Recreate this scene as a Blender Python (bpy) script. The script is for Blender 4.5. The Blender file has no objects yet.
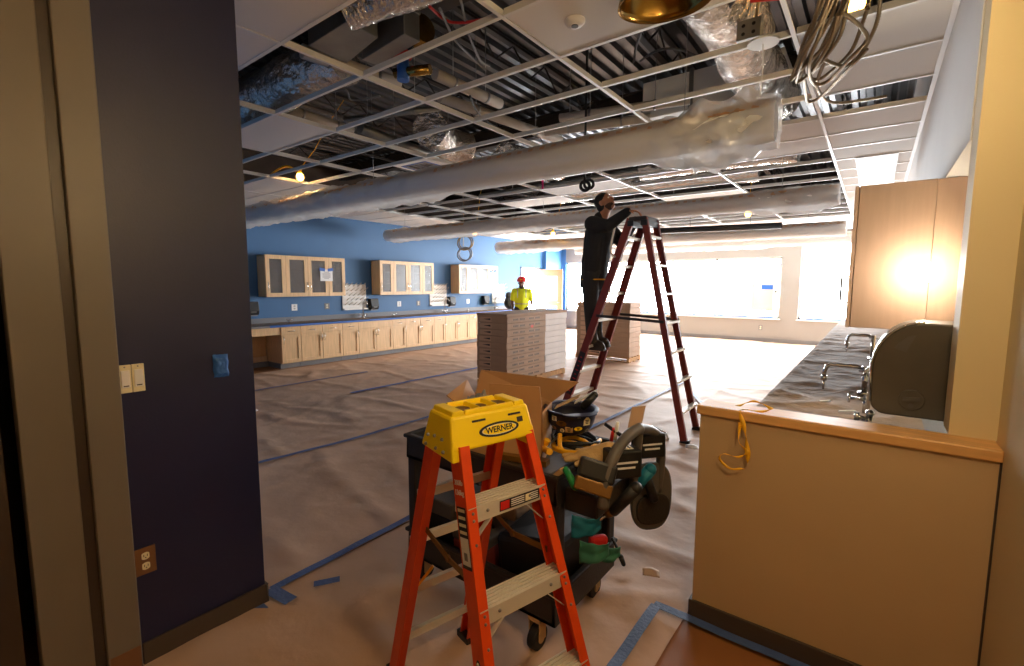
import bpy, bmesh, math, random
from mathutils import Vector, Matrix, noise
R_ = math.radians
random.seed(7)
SC = bpy.context.scene
COL = SC.collection

# ------------------------------------------------------------------ camera
H = 1.62
F_PX, YAW, PITCH, ROLL = 473.9, R_(37.294), R_(5.873), R_(.245)
fwd = Vector((-math.sin(YAW)*math.cos(PITCH), math.cos(YAW)*math.cos(PITCH), -math.sin(PITCH)))
r0 = Vector((math.cos(YAW), math.sin(YAW), 0)); u0 = r0.cross(fwd)
rgt = r0*math.cos(ROLL) + u0*math.sin(ROLL); upv = u0*math.cos(ROLL) - r0*math.sin(ROLL)
cam = bpy.data.cameras.new('camera'); cam_o = bpy.data.objects.new('camera', cam); COL.objects.link(cam_o)
cam.sensor_fit = 'HORIZONTAL'; cam.sensor_width = 36; cam.lens = 36*F_PX/1024; cam.clip_start = .02
m = Matrix((rgt, upv, -fwd)).transposed().to_4x4(); m.translation = (0, 0, H)
cam_o.matrix_world = m
SC.camera = cam_o

# ------------------------------------------------------------------ world, daylight, exposure
W = bpy.data.worlds.new('sky'); SC.world = W; W.use_nodes = True
bg = W.node_tree.nodes['Background']
bg.inputs[0].default_value = (.93, .97, 1, 1); bg.inputs[1].default_value = 58.0
SC.view_settings.view_transform = 'Standard'; SC.view_settings.look = 'None'
SC.view_settings.exposure = 0.0; SC.view_settings.gamma = 1; SC.view_settings.use_curve_mapping = False
try:
    SC.cycles.use_denoising = True; SC.cycles.max_bounces = 10; SC.cycles.diffuse_bounces = 6
    SC.cycles.transparent_max_bounces = 16; SC.cycles.sample_clamp_indirect = 6
    SC.cycles.caustics_reflective = False; SC.cycles.caustics_refractive = False
except Exception: pass
def portal(x0, x1, z0, z1, y):
    l = bpy.data.lights.new('window_daylight', 'AREA'); l.shape = 'RECTANGLE'; l.size = x1-x0; l.size_y = z1-z0
    l.cycles.is_portal = True
    o = bpy.data.objects.new('window_daylight', l); COL.objects.link(o)
    o.location = ((x0+x1)/2, y, (z0+z1)/2); o.rotation_euler = (R_(-90), 0, 0)
portal(-9.1, -2.1, .68, 2.42, 15.3); portal(-1.65, .2, .68, 2.8, 15.3)
def lamp(loc, power, col=(1, .62, .28), r=.04):
    l = bpy.data.lights.new('bulb_light', 'POINT'); l.energy = power; l.color = col; l.shadow_soft_size = r
    o = bpy.data.objects.new('bulb_light', l); COL.objects.link(o); o.location = loc; return o
CORRIDOR_LAMP = (.2, .8, 2.35)
lamp(CORRIDOR_LAMP, 90, (1, .70, .38), .06)
lamp((.14, 1.72, 2.66), 40, (1, .80, .46), .05)
lamp((-1.1, -1.3, 2.75), 16, (1, .66, .34), .06)  # unseen fill lamp added behind the camera

def ray(x, y): return fwd + rgt*((x-512)/F_PX) - upv*((y-333)/F_PX)
def atz(x, y, z): d = ray(x, y); t = (z-H)/d.z; return Vector((d.x*t, d.y*t, z))
def aty(x, y, Y): d = ray(x, y); t = Y/d.y; return Vector((d.x*t, Y, H+d.z*t))
def atx(x, y, X): d = ray(x, y); t = X/d.x; return Vector((X, d.y*t, H+d.z*t))

# ------------------------------------------------------------------ materials
M = {}
def lin(c): return tuple(((v/255)/12.92 if v/255 <= .04045 else (((v/255)+.055)/1.055)**2.4) for v in c)
def mat(name, c, rough=.5, metal=0, bump=0, bscale=40, var=0, vscale=6, emit=0, ecol=None, wood=False, spec=.5, coord='Object', stretch=None):
    m = bpy.data.materials.new(name); m.use_nodes = True; M[name] = m
    nt = m.node_tree; b = nt.nodes['Principled BSDF']
    col = lin(c) + (1,)
    b.inputs['Base Color'].default_value = col; b.inputs['Roughness'].default_value = rough
    b.inputs['Metallic'].default_value = metal; b.inputs['Specular IOR Level'].default_value = spec
    if emit:
        b.inputs['Emission Color'].default_value = (lin(ecol or c) + (1,)); b.inputs['Emission Strength'].default_value = emit
    tc = nt.nodes.new('ShaderNodeTexCoord'); mp = nt.nodes.new('ShaderNodeMapping')
    nt.links.new(tc.outputs[coord], mp.inputs[0])
    if stretch: mp.inputs['Scale'].default_value = stretch
    if var:
        n = nt.nodes.new('ShaderNodeTexNoise'); n.inputs['Scale'].default_value = vscale; n.inputs['Detail'].default_value = 5
        nt.links.new(mp.outputs[0], n.inputs['Vector'])
        if wood: mp.inputs['Scale'].default_value = stretch or (14, 14, 1.2)
        r = nt.nodes.new('ShaderNodeMapRange'); r.inputs[1].default_value = .3; r.inputs[2].default_value = .7
        r.inputs[3].default_value = 1-var; r.inputs[4].default_value = 1+var*.6
        nt.links.new(n.outputs[0], r.inputs[0])
        mx = nt.nodes.new('ShaderNodeMix'); mx.data_type = 'RGBA'; mx.blend_type = 'MULTIPLY'; mx.inputs[0].default_value = 1
        mx.inputs[6].default_value = col; nt.links.new(r.outputs[0], mx.inputs[7]); nt.links.new(mx.outputs[2], b.inputs['Base Color'])
    if bump:
        n2 = nt.nodes.new('ShaderNodeTexNoise'); n2.inputs['Scale'].default_value = bscale; n2.inputs['Detail'].default_value = 4
        nt.links.new(mp.outputs[0], n2.inputs['Vector'])
        bp = nt.nodes.new('ShaderNodeBump'); bp.inputs['Strength'].default_value = bump; bp.inputs['Distance'].default_value = .06 if name == 'foil' else .02
        nt.links.new(n2.outputs[0], bp.inputs['Height']); nt.links.new(bp.outputs[0], b.inputs['Normal'])
    return m
def film(name, c, alpha, rough=.2, gl=.25, bump=0):
    m = bpy.data.materials.new(name); m.use_nodes = True; M[name] = m; nt = m.node_tree; nt.nodes.clear()
    out = nt.nodes.new('ShaderNodeOutputMaterial'); tr = nt.nodes.new('ShaderNodeBsdfTransparent')
    di = nt.nodes.new('ShaderNodeBsdfDiffuse'); di.inputs[0].default_value = lin(c)+(1,)
    tl = nt.nodes.new('ShaderNodeBsdfTranslucent'); tl.inputs[0].default_value = lin(c)+(1,)
    g = nt.nodes.new('ShaderNodeBsdfGlossy'); g.inputs['Roughness'].default_value = rough
    m0 = nt.nodes.new('ShaderNodeMixShader'); m0.inputs[0].default_value = .35
    m1 = nt.nodes.new('ShaderNodeMixShader'); m1.inputs[0].default_value = gl
    m2 = nt.nodes.new('ShaderNodeMixShader'); m2.inputs[0].default_value = alpha
    L = nt.links.new
    L(di.outputs[0], m0.inputs[1]); L(tl.outputs[0], m0.inputs[2]); L(m0.outputs[0], m1.inputs[1]); L(g.outputs[0], m1.inputs[2])
    L(tr.outputs[0], m2.inputs[1]); L(m1.outputs[0], m2.inputs[2]); L(m2.outputs[0], out.inputs[0])
    if bump:
        tc = nt.nodes.new('ShaderNodeTexCoord'); n2 = nt.nodes.new('ShaderNodeTexNoise'); n2.inputs['Scale'].default_value = 14
        L(tc.outputs['Object'], n2.inputs['Vector']); bp = nt.nodes.new('ShaderNodeBump'); bp.inputs['Strength'].default_value = bump; bp.inputs['Distance'].default_value = .03
        L(n2.outputs[0], bp.inputs['Height']); L(bp.outputs[0], g.inputs['Normal']); L(bp.outputs[0], di.inputs['Normal'])
    return m
mat('navy', (25, 29, 66), .42, var=.06, bump=.05, bscale=120)
mat('blue', (58, 104, 150), .6, var=.04, vscale=2)
mat('blue2', (60, 108, 160), .6)
mat('cream', (214, 196, 152), .55, bump=.04, bscale=150)
mat('halfwall', (190, 162, 122), .6, bump=.05, bscale=150, var=.05, vscale=2)
mat('offwhite', (200, 195, 186), .6)
mat('soffit', (206, 204, 202), .6, var=.04, vscale=2)
mat('frame_metal', (112, 104, 92), .42, var=.05, vscale=3)
mat('frame_dark', (58, 46, 38), .5)
mat('seal', (60, 50, 44), .4)
mat('basebd', (70, 58, 48), .55)
mat('basebd_grey', (120, 118, 118), .55)
mat('maple', (226, 188, 140), .42, var=.14, wood=True, vscale=3)
mat('maple_cap', (216, 166, 104), .38, var=.16, wood=True, vscale=3, stretch=(1.5, 16, 16))
mat('maple_in', (206, 160, 108), .5, var=.1, wood=True, vscale=3)
mat('birch', (228, 188, 138), .45, var=.1, wood=True, vscale=3)
mat('cab_panel', (178, 148, 128), .4, var=.06, wood=True, vscale=3)
mat('paper', (198, 164, 138), .62, var=.12, vscale=1.6, bump=.25, bscale=7)
mat('paper_counter', (156, 136, 120), .75, spec=.2, var=.18, vscale=3, bump=.6, bscale=12)
mat('floor', (150, 98, 56), .5, var=.1, vscale=2)
mat('tape', (40, 96, 178), .55, bump=.2, bscale=60)
mat('tape_dull', (74, 98, 150), .6, bump=.2, bscale=60)
mat('tile', (226, 222, 216), .85, bump=.1, bscale=220)
mat('tee', (228, 226, 222), .4)
mat('steel', (150, 150, 150), .35, .9)
mat('deck', (92, 92, 94), .34, .85, var=.2, vscale=3)
mat('beam', (44, 36, 32), .7, var=.2)
mat('galv', (150, 150, 146), .4, .75, var=.2, vscale=4)
mat('foil', (226, 220, 212), .2, .75, bump=1.0, bscale=11)
mat('pipe_white', (196, 186, 172), .6)
mat('chrome', (215, 215, 215), .15, 1)
mat('alu', (222, 216, 204), .38, .25, var=.03, vscale=30)
mat('far_wall', (146, 142, 136), .6)
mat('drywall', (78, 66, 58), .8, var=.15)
mat('brass', (170, 136, 70), .18, 1, var=.25, vscale=9)
mat('conduit', (150, 132, 104), .35, .8)
mat('black', (22, 22, 24), .5)
mat('cart', (38, 35, 34), .48, bump=.1, bscale=90)
mat('cart_grey', (84, 80, 76), .45)
mat('rubber', (26, 25, 26), .6)
mat('orange', (226, 74, 18), .42, var=.06, vscale=20)
mat('ladder_red', (128, 46, 34), .5)
mat('ladder_dark', (44, 36, 34), .5)
mat('yellow', (255, 222, 12), .38)
mat('yellow_cord', (240, 180, 30), .5)
mat('bronze', (120, 84, 30), .4, .3)
mat('white', (236, 234, 230), .5)
mat('ink', (20, 22, 28), .5)
mat('red', (196, 30, 26), .5)
mat('red_hat', (196, 24, 40), .3)
mat('teal', (10, 112, 138), .6)
mat('green', (22, 130, 66), .5)
mat('seagreen', (44, 112, 92), .6)
mat('tan', (196, 164, 112), .8, bump=.3, bscale=60)
mat('cardboard', (192, 148, 104), .7, var=.06, vscale=8)
mat('carton', (176, 146, 120), .7, var=.08, vscale=6)
mat('carton_light', (202, 168, 140), .7)
mat('carton_white', (236, 234, 234), .7, var=.05, vscale=6)
mat('pallet', (190, 146, 92), .75, var=.2, wood=True, vscale=3)
mat('stubble', (74, 50, 40), .8)
mat('door_wood', (158, 120, 80), .5, var=.1, wood=True, vscale=3)
mat('skin', (178, 122, 92), .55)
mat('skin_dark', (92, 60, 46), .55)
mat('hair', (26, 22, 20), .7)
mat('hoodie', (30, 32, 38), .85, bump=.3, bscale=40)
mat('pants', (44, 44, 48), .85, bump=.3, bscale=40)
mat('boot', (52, 40, 32), .6)
mat('hivis', (206, 222, 20), .7, bump=.3, bscale=30)
mat('reflective', (150, 150, 150), .4)
mat('lens', (255, 214, 130), .5, emit=14, ecol=(255, 190, 96))
mat('lens_white', (255, 246, 226), .5, emit=60, ecol=(255, 240, 210))
mat('troffer', (244, 246, 250), .5, emit=.12, ecol=(235, 242, 255))
mat('disp', (80, 74, 66), .3, var=.1, vscale=8)  # base colour lifted to carry lens haze over the dispenser
mat('paper_white', (236, 234, 232), .7)
mat('plate', (236, 226, 190), .4)
mat('plate_brown', (120, 82, 52), .4)
mat('exterior', (236, 240, 246), .9)
mat('pink', (230, 40, 130), .6)
mat('grey', (120, 120, 124), .6)
film('plastic', (244, 243, 242), .55, .2, .16, .5)
film('plastic_loose', (232, 232, 236), .5, .12, .35, .8)
film('glass', (220, 235, 240), .12, .05, .9)
film('cab_glass', (128, 126, 126), .55, .2, .05)

# ------------------------------------------------------------------ mesh builder
class MB:
    def __init__(s): s.v = []; s.f = []; s.m = []; s.sm = []
    def add(s, vs, fs, mi=0, smooth=False):
        o = len(s.v); s.v += [Vector(v) for v in vs]
        for f in fs: s.f.append([o+i for i in f]); s.m.append(mi); s.sm.append(smooth)
        return s
    def hexa(s, p, mi=0):
        return s.add(p, [(0, 3, 2, 1), (4, 5, 6, 7), (0, 1, 5, 4), (1, 2, 6, 5), (2, 3, 7, 6), (3, 0, 4, 7)], mi)
    def box(s, x0, y0, z0, x1, y1, z1, mi=0):
        x0, x1 = min(x0, x1), max(x0, x1); y0, y1 = min(y0, y1), max(y0, y1); z0, z1 = min(z0, z1), max(z0, z1)
        return s.hexa([(x0, y0, z0), (x1, y0, z0), (x1, y1, z0), (x0, y1, z0), (x0, y0, z1), (x1, y0, z1), (x1, y1, z1), (x0, y1, z1)], mi)
    def obox(s, c, a, b, d, mi=0):   # centre and three half-axis vectors
        c, a, b, d = map(Vector, (c, a, b, d))
        return s.hexa([c-a-b-d, c+a-b-d, c+a+b-d, c-a+b-d, c-a-b+d, c+a-b+d, c+a+b+d, c-a+b+d], mi)
    def bar(s, p0, p1, w, d, side=(1, 0, 0), mi=0):  # rectangular bar from p0 to p1; w along side
        p0, p1 = Vector(p0), Vector(p1); ax = (p1-p0).normalized(); sd = Vector(side); sd = (sd-ax*sd.dot(ax)).normalized()
        n = ax.cross(sd)
        return s.obox((p0+p1)/2, sd*w/2, n*d/2, (p1-p0)/2, mi)
    def chan(s, p0, p1, w, d, side, open_dir, t=.004, mi=0):  # C channel: web width w along side, flanges d long towards open_dir
        p0, p1 = Vector(p0), Vector(p1); ax = (p1-p0).normalized()
        sd = Vector(side); sd = (sd-ax*sd.dot(ax)).normalized(); od = Vector(open_dir); od = (od-ax*od.dot(ax)-sd*od.dot(sd)).normalized()
        c = (p0+p1)/2; h = (p1-p0)/2
        s.obox(c, sd*w/2, od*t/2, h, mi)
        for q in (-1, 1): s.obox(c+sd*(q*(w-t)/2)+od*(d/2+t/2), sd*t/2, od*d/2, h, mi)
        return s
    def cyl(s, p0, p1, r, r1=None, n=12, mi=0, cap=True, smooth=True):
        p0, p1 = Vector(p0), Vector(p1); r1 = r if r1 is None else r1
        ax = (p1-p0).normalized(); a = ax.orthogonal().normalized(); b = ax.cross(a)
        vs = [p+(a*math.cos(2*math.pi*i/n)+b*math.sin(2*math.pi*i/n))*q for p, q in ((p0, r), (p1, r1)) for i in range(n)]
        s.add(vs, [(i, (i+1) % n, n+(i+1) % n, n+i) for i in range(n)], mi, smooth)
        if cap: s.add(vs, [tuple(range(n-1, -1, -1)), tuple(range(n, 2*n))], mi)
        return s
    def tube(s, pts, r, n=8, mi=0, cap=True, closed=False):
        pts = [Vector(p) for p in pts]; N = len(pts); rr = r if isinstance(r, (list, tuple)) else [r]*N
        vs = []; a = None
        for i, p in enumerate(pts):
            if closed: t = pts[(i+1) % N]-pts[i-1]
            else: t = pts[min(i+1, N-1)]-pts[max(i-1, 0)]
            t = t.normalized() if t.length > 1e-9 else Vector((0, 0, 1))
            a = t.orthogonal().normalized() if a is None else (a-t*a.dot(t))
            a = a.normalized() if a.length > 1e-6 else t.orthogonal().normalized()
            b = t.cross(a)
            vs += [p+(a*math.cos(2*math.pi*k/n)+b*math.sin(2*math.pi*k/n))*rr[i] for k in range(n)]
        fs = [(i*n+k, i*n+(k+1) % n, ((i+1) % N)*n+(k+1) % n, ((i+1) % N)*n+k) for i in range(N if closed else N-1) for k in range(n)]
        s.add(vs, fs, mi, True)
        if cap and not closed: s.add(vs, [tuple(range(n-1, -1, -1)), tuple(range((N-1)*n, N*n))], mi)
        return s
    def lathe(s, prof, c=(0, 0, 0), n=24, mi=0, M4=None, sx=1, sy=1):
        c = Vector(c); vs = []
        for (r, z) in prof:
            for i in range(n):
                p = Vector((r*math.cos(2*math.pi*i/n)*sx, r*math.sin(2*math.pi*i/n)*sy, z))
                vs.append((M4 @ p if M4 else p)+c)
        return s.add(vs, [(j*n+i, j*n+(i+1) % n, (j+1)*n+(i+1) % n, (j+1)*n+i) for j in range(len(prof)-1) for i in range(n)], mi, True)
    def ell(s, c, r, n=16, k=10, mi=0, M4=None):
        if not isinstance(r, (tuple, list)): r = (r, r, r)
        vs = []; c = Vector(c)
        for j in range(k+1):
            th = math.pi*j/k
            for i in range(n):
                p = Vector((r[0]*math.sin(th)*math.cos(2*math.pi*i/n), r[1]*math.sin(th)*math.sin(2*math.pi*i/n), r[2]*math.cos(th)))
                vs.append((M4 @ p if M4 else p)+c)
        return s.add(vs, [(j*n+i, (j+1)*n+i, (j+1)*n+(i+1) % n, j*n+(i+1) % n) for j in range(k) for i in range(n)], mi, True)
    def prism(s, poly, ext, mi=0):
        poly = [Vector(p) for p in poly]; ext = Vector(ext); n = len(poly)
        return s.add(poly+[p+ext for p in poly], [tuple(range(n-1, -1, -1)), tuple(range(n, 2*n))]+[(i, (i+1) % n, n+(i+1) % n, n+i) for i in range(n)], mi)
    def caps(s, p0, p1, ra, rb, n=12, mi=0):   # tapered capsule
        p0, p1 = Vector(p0), Vector(p1); ax = (p1-p0)
        if ax.length < 1e-6: return s.ell(p0, ra, n, 8, mi)
        s.cyl(p0, p1, ra, rb, n, mi); s.ell(p0, ra*.995, n, 8, mi); s.ell(p1, rb*.995, n, 8, mi); return s
    def grid(s, fn, nu, nv, mi=0, smooth=True):
        vs = [fn(i/nu, j/nv) for j in range(nv+1) for i in range(nu+1)]
        return s.add(vs, [(j*(nu+1)+i, j*(nu+1)+i+1, (j+1)*(nu+1)+i+1, (j+1)*(nu+1)+i) for j in range(nv) for i in range(nu)], mi, smooth)
    def build(s, name, mats, parent=None, off=None, bevel=0, remesh=0, subsurf=0, recalc=True, solid=0):
        me = bpy.data.meshes.new(name)
        if off is None and parent is not None: off = parent.get('_off')
        o3 = Vector(off) if off is not None else Vector((0, 0, 0))
        me.from_pydata([tuple(v-o3) for v in s.v], [], s.f)
        for k in (mats if isinstance(mats, (list, tuple)) else [mats]): me.materials.append(M[k])
        me.polygons.foreach_set('material_index', s.m); me.polygons.foreach_set('use_smooth', s.sm)
        if recalc:
            bm = bmesh.new(); bm.from_mesh(me); bmesh.ops.remove_doubles(bm, verts=bm.verts, dist=1e-6) if remesh == 0 else None
            bmesh.ops.recalc_face_normals(bm, faces=bm.faces); bm.to_mesh(me); bm.free()
        me.update()
        ob = bpy.data.objects.new(name, me); COL.objects.link(ob)
        if parent is not None: ob.parent = parent
        if solid:
            q = ob.modifiers.new('solid', 'SOLIDIFY'); q.thickness = solid; q.offset = 0
        if bevel:
            q = ob.modifiers.new('bevel', 'BEVEL'); q.width = bevel; q.segments = 2; q.limit_method = 'ANGLE'
        if remesh:
            q = ob.modifiers.new('remesh', 'REMESH'); q.mode = 'VOXEL'; q.voxel_size = remesh; q.use_smooth_shade = True
            q = ob.modifiers.new('smooth', 'CORRECTIVE_SMOOTH') if False else ob.modifiers.new('smooth', 'SMOOTH'); q.factor = .5; q.iterations = 5
        if subsurf:
            q = ob.modifiers.new('sub', 'SUBSURF'); q.levels = subsurf; q.render_levels = subsurf
        if parent is not None and off is not None: ob['_off'] = tuple(off)
        return ob
def tag(o, label, cat, group=None):
    o['label'] = label; o['category'] = cat
    if group: o['group'] = group
    return o
def thing(name, label, cat, loc=(0, 0, 0), group=None):
    o = bpy.data.objects.new(name, None); COL.objects.link(o); o.location = loc; o.empty_display_size = .1
    o['_off'] = tuple(loc); return tag(o, label, cat, group)
def struct(name, mb, mats, **k):
    o = mb.build(name, mats, **k); o['kind'] = 'structure'; return o
def txt(s, name, loc, xdir, ydir, size, mname, parent, off, depth=.0006, align='CENTER', label=None, sx=1):
    cu = bpy.data.curves.new('t', 'FONT'); cu.body = s; cu.size = size; cu.align_x = align; cu.align_y = 'CENTER'; cu.extrude = depth; cu.offset = size*.022
    to = bpy.data.objects.new('t', cu); COL.objects.link(to); bpy.context.view_layer.update()
    me = bpy.data.meshes.new_from_object(to.evaluated_get(bpy.context.evaluated_depsgraph_get()))
    bpy.data.objects.remove(to); X = Vector(xdir).normalized(); Y = Vector(ydir).normalized(); Z = X.cross(Y)
    mt = Matrix((X*sx, Y, Z)).transposed().to_4x4(); mt.translation = Vector(loc)-Vector(off); me.transform(mt)
    me.materials.clear(); me.materials.append(M[mname])
    o = bpy.data.objects.new(name, me); COL.objects.link(o); o.parent = parent
    return o
ORD = ['first', 'second', 'third', 'fourth', 'fifth', 'sixth', 'seventh', 'eighth', 'ninth', 'tenth', 'eleventh', 'twelfth', 'thirteenth', 'fourteenth', 'fifteenth', 'sixteenth', 'seventeenth', 'eighteenth', 'nineteenth', 'twentieth', 'twenty-first', 'twenty-second', 'twenty-third', 'twenty-fourth', 'twenty-fifth', 'twenty-sixth', 'twenty-seventh']
def nz(x, y, z=0): return noise.noise((x, y, z))

# ------------------------------------------------------------------ room shell
XB, XW, YW, ZC, ZD = -9.43, .384, 15.2, 3.05, 4.25     # blue wall, right wall, window wall, grid, deck
XD = -2.37                                             # navy wall face
struct('floor', MB().box(-12.5, -3.2, -.12, 2.2, 15.5, 0), 'floor')
struct('wall_left', MB().box(XB-.15, .8, 0, XB, 12.87, 3.1).box(XB-.15, 13.98, 0, XB, YW, 3.1).box(XB-.15, 12.87, 2.16, XB, 13.98, 3.1), 'blue')
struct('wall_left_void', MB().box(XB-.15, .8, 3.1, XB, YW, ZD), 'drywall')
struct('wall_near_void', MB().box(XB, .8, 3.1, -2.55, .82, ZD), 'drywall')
mb = MB()
mb.box(-9.1, YW, 0, .55, YW+.2, .68).box(-9.1, YW, 2.42, -1.65, YW+.2, ZD).box(-1.65, YW, 2.8, .55, YW+.2, ZD)
mb.box(-2.1, YW, .68, -1.65, YW+.2, 2.42).box(.2, YW, .68, .55, YW+.2, 2.8)
struct('wall_far', mb, 'far_wall')
struct('wall_far_corner', MB().box(XB-.15, YW, 0, -9.7, YW+.2, ZD).box(-9.7, YW-.0, 0, -9.1, YW+.2, ZD), ['blue2', 'far_wall'])
struct('wall_corner_pier', MB().box(XB, 14.15, 0, -9.28, YW, ZD), 'blue2')
struct('wall_near', MB().box(XB-.15, .55, 0, -2.55, .8, ZD), 'blue')
struct('wall_entry_left', MB().box(-2.56, .53, 0, XD, 1.045, ZD), 'navy')
struct('wall_entry_rear', MB().box(-3.2, -3.0, 0, XW+.2, -2.85, ZD), 'halfwall')
struct('wall_entry_side', MB().box(-3.2, -3.0, 0, -3.05, .55, ZD), 'frame_dark')
struct('wall_right', MB().box(XW, -3.0, 0, XW+.18, YW, ZD), 'cream')
struct('wall_wing', MB().box(.255, 2.37, 1.067, XW, 2.53, ZD), 'cream')
struct('trim_soffit', MB().box(.25, 2.531, 2.17, XW-.001, YW-.001, ZD-.01), 'soffit')
struct('wall_right_tail', MB().box(.25, 6.95, 0, XW-.001, YW-.001, 2.169), 'soffit')
struct('wall_half', MB().box(-.608, 2.252, 0, XW, 2.372, 1.024), 'halfwall')
struct('trim_cap', MB().box(-.622, 2.236, 1.024, XW, 2.385, 1.067), 'maple_cap', bevel=.006)
struct('trim_corner_bead', MB().box(XW-.006, 2.246, .1, XW, 2.252, 1.024), 'seal')
struct('baseboard_half', MB().box(-.614, 2.24, 0, XW, 2.254, .104).box(-.622, 2.24, 0, -.608, 2.38, .104), 'basebd', bevel=.003)
struct('baseboard_entry', MB().box(XD, .535, 0, XD+.012, 1.057, .1).box(-2.56, 1.045, 0, XD+.012, 1.057, .1), 'basebd', bevel=.003)
struct('baseboard_far', MB().box(-9.1, YW-.014, 0, XW, YW, .11), 'basebd_grey')
# corrugated roof deck
mb = MB(); xs = []
x = -9.6
while x < .6:
    xs += [(x, 0), (x+.07, 0), (x+.09, .05), (x+.15, .05), (x+.17, 0)]; x += .17
mb.grid(lambda u, v: (0, 0, 0), 1, 1); mb.v.clear(); mb.f.clear(); mb.m.clear(); mb.sm.clear()
vs = [(a, y, ZD-.1+b) for y in (-3.2, 15.4) for a, b in xs]; n = len(xs)
mb.add(vs, [(i, i+1, n+i+1, n+i) for i in range(n-1)])
struct('ceiling', mb, 'deck', solid=.003)
struct('ceiling_roof', MB().box(-9.8, -3.2, ZD, .8, 15.5, ZD+.1), 'beam')
struct('ceiling_entry', MB().box(-3.1, -3.0, ZC, .384, .97, ZC+.03), 'tile')
# beams
mb = MB()
for y in (2.9, 6.2, 9.4, 12.6):
    mb.box(XB, y-.07, 3.85, XW, y+.07, 3.865).box(XB, y-.006, 3.865, XW, y+.006, 4.13).box(XB, y-.07, 4.12, XW, y+.07, 4.135)
struct('ceiling_beam', mb, 'beam')
mb = MB()
for k in range(7):
    X = -8.6+k*1.35; pts = []
    mb.box(X-.03, .9, 3.86, X+.03, 15.2, 3.885).box(X-.03, .9, 4.11, X+.03, 15.2, 4.135)
    y = .9
    while y < 15:
        mb.cyl((X, y, 3.88), (X, y+.3, 4.12), .01, n=5).cyl((X, y+.3, 4.12), (X, y+.6, 3.88), .01, n=5); y += .6
struct('ceiling_joist', mb, 'beam')

# door frame at the left edge
struct('door_1', MB().box(XD-.02, .42, 0, XD+.02, .53, 3.2).box(XD-.16, .42, 0, XD-.02, .53, 3.2), 'frame_metal', bevel=.004)
struct('trim_1', MB().box(XD-.06, .385, 0, XD-.01, .42, 3.2), 'seal')
struct('trim_2', MB().box(XD-.09, .24, 0, XD+.0, .385, 3.2), 'frame_metal', bevel=.004)
struct('trim_3', MB().box(XD-.1, -2.9, 0, XD-.03, .2, 3.2), 'frame_dark')
struct('trim_4', MB().box(XD-.018, .425, 0, XD+.024, .525, .11), 'plate_brown')

# windows
def window(n, x0, x1, z0, z1, tape_z, mull):
    f = MB(); y0, y1 = YW+.08, YW+.14
    for (a, b, c, d) in ((x0, x1, z0, z0+.05), (x0, x1, z1-.05, z1)): f.box(a, y0, c, b, y1, d)
    for xm in [x0+.025, x1-.025]+mull: f.box(xm-.025, y0, z0, xm+.025, y1, z1)
    w = struct('window_%d' % n, f, 'offwhite')
    p = MB().box(x0, y0+.025, z0, x1, y0+.031, z1).build('pane', 'glass', w); p['kind'] = 'structure'
    s = MB().box(x0-.03, YW-.05, z0-.03, x1+.03, YW+.08, z0).build('window_sill', 'white', w); s['kind'] = 'structure'
    return w
window(1, -9.1, -2.1, .68, 2.42, 2.2, [-7.35, -5.6, -3.85]); window(2, -1.65, .2, .68, 2.8, 2.2, [])
for k, (x0, x1, z, w) in enumerate(((-9.0, -6.9, 2.24, 'top of the glass beside the open door'), (-6.8, -2.12, 2.21, 'top of the long window behind the tall ladder'), (-6.8, -2.2, .72, 'sill of the long window behind the tall ladder'), (-1.58, .1, 2.24, 'top of the right window'), (-1.6, -.4, .71, 'sill of the right window'))):
    tag(MB().box(x0, YW-.012 if z < 1 else YW+.07, z-.014, x1, YW-.005 if z < 1 else YW+.078, z+.014).build('masking_tape', 'tape'), 'strip of blue masking tape along the '+w, 'tape')
# doorway far left: opening trim and open leaf
struct('door_2', MB().box(XB-.16, 12.83, 0, XB+.02, 12.88, 2.2).box(XB-.16, 13.97, 0, XB+.02, 14.02, 2.2).box(XB-.16, 12.83, 2.15, XB+.02, 14.02, 2.2), 'grey')
struct('wall_next_room', MB().box(-12.4, 11, 0, -12.3, 16, 4), 'white')
dl = thing('door_leaf', 'open pale wood door with two glass lites at the far left doorway', 'door', (XB+.05, 14.02, 0))
a = Vector((XB+.03, 14.0, 0)); dv = Vector((.84, .10, 0)); nn = Vector((-.1, .84, 0)).normalized()*.022
def dbox(mb, u0, u1, z0, z1, t=1): mb.hexa([a+dv*u0-nn*t+Vector((0, 0, z0)), a+dv*u1-nn*t+Vector((0, 0, z0)), a+dv*u1+nn*t+Vector((0, 0, z0)), a+dv*u0+nn*t+Vector((0, 0, z0)), a+dv*u0-nn*t+Vector((0, 0, z1)), a+dv*u1-nn*t+Vector((0, 0, z1)), a+dv*u1+nn*t+Vector((0, 0, z1)), a+dv*u0+nn*t+Vector((0, 0, z1))])
mb = MB(); dbox(mb, 0, .22, .02, 2.14); dbox(mb, .78, 1, .02, 2.14); dbox(mb, .22, .78, 1.9, 2.14); dbox(mb, .22, .78, .88, 1.06); dbox(mb, .22, .78, .02, .3)
mb.build('door_panel', 'door_wood', dl)
mb = MB(); dbox(mb, .22, .78, 1.06, 1.9, .2); mb.build('glass_lite', 'glass', dl)
mb = MB(); dbox(mb, .22, .78, .3, .88, .2); mb.build('glass_lite', 'glass', dl)
e = a+dv*.93-nn*2.4+Vector((0, 0, 1.0)); MB().cyl(e, e-nn*2, .012).cyl(e-nn*2, e-nn*2-dv*.13, .01).build('door_handle', 'chrome', dl)

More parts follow.
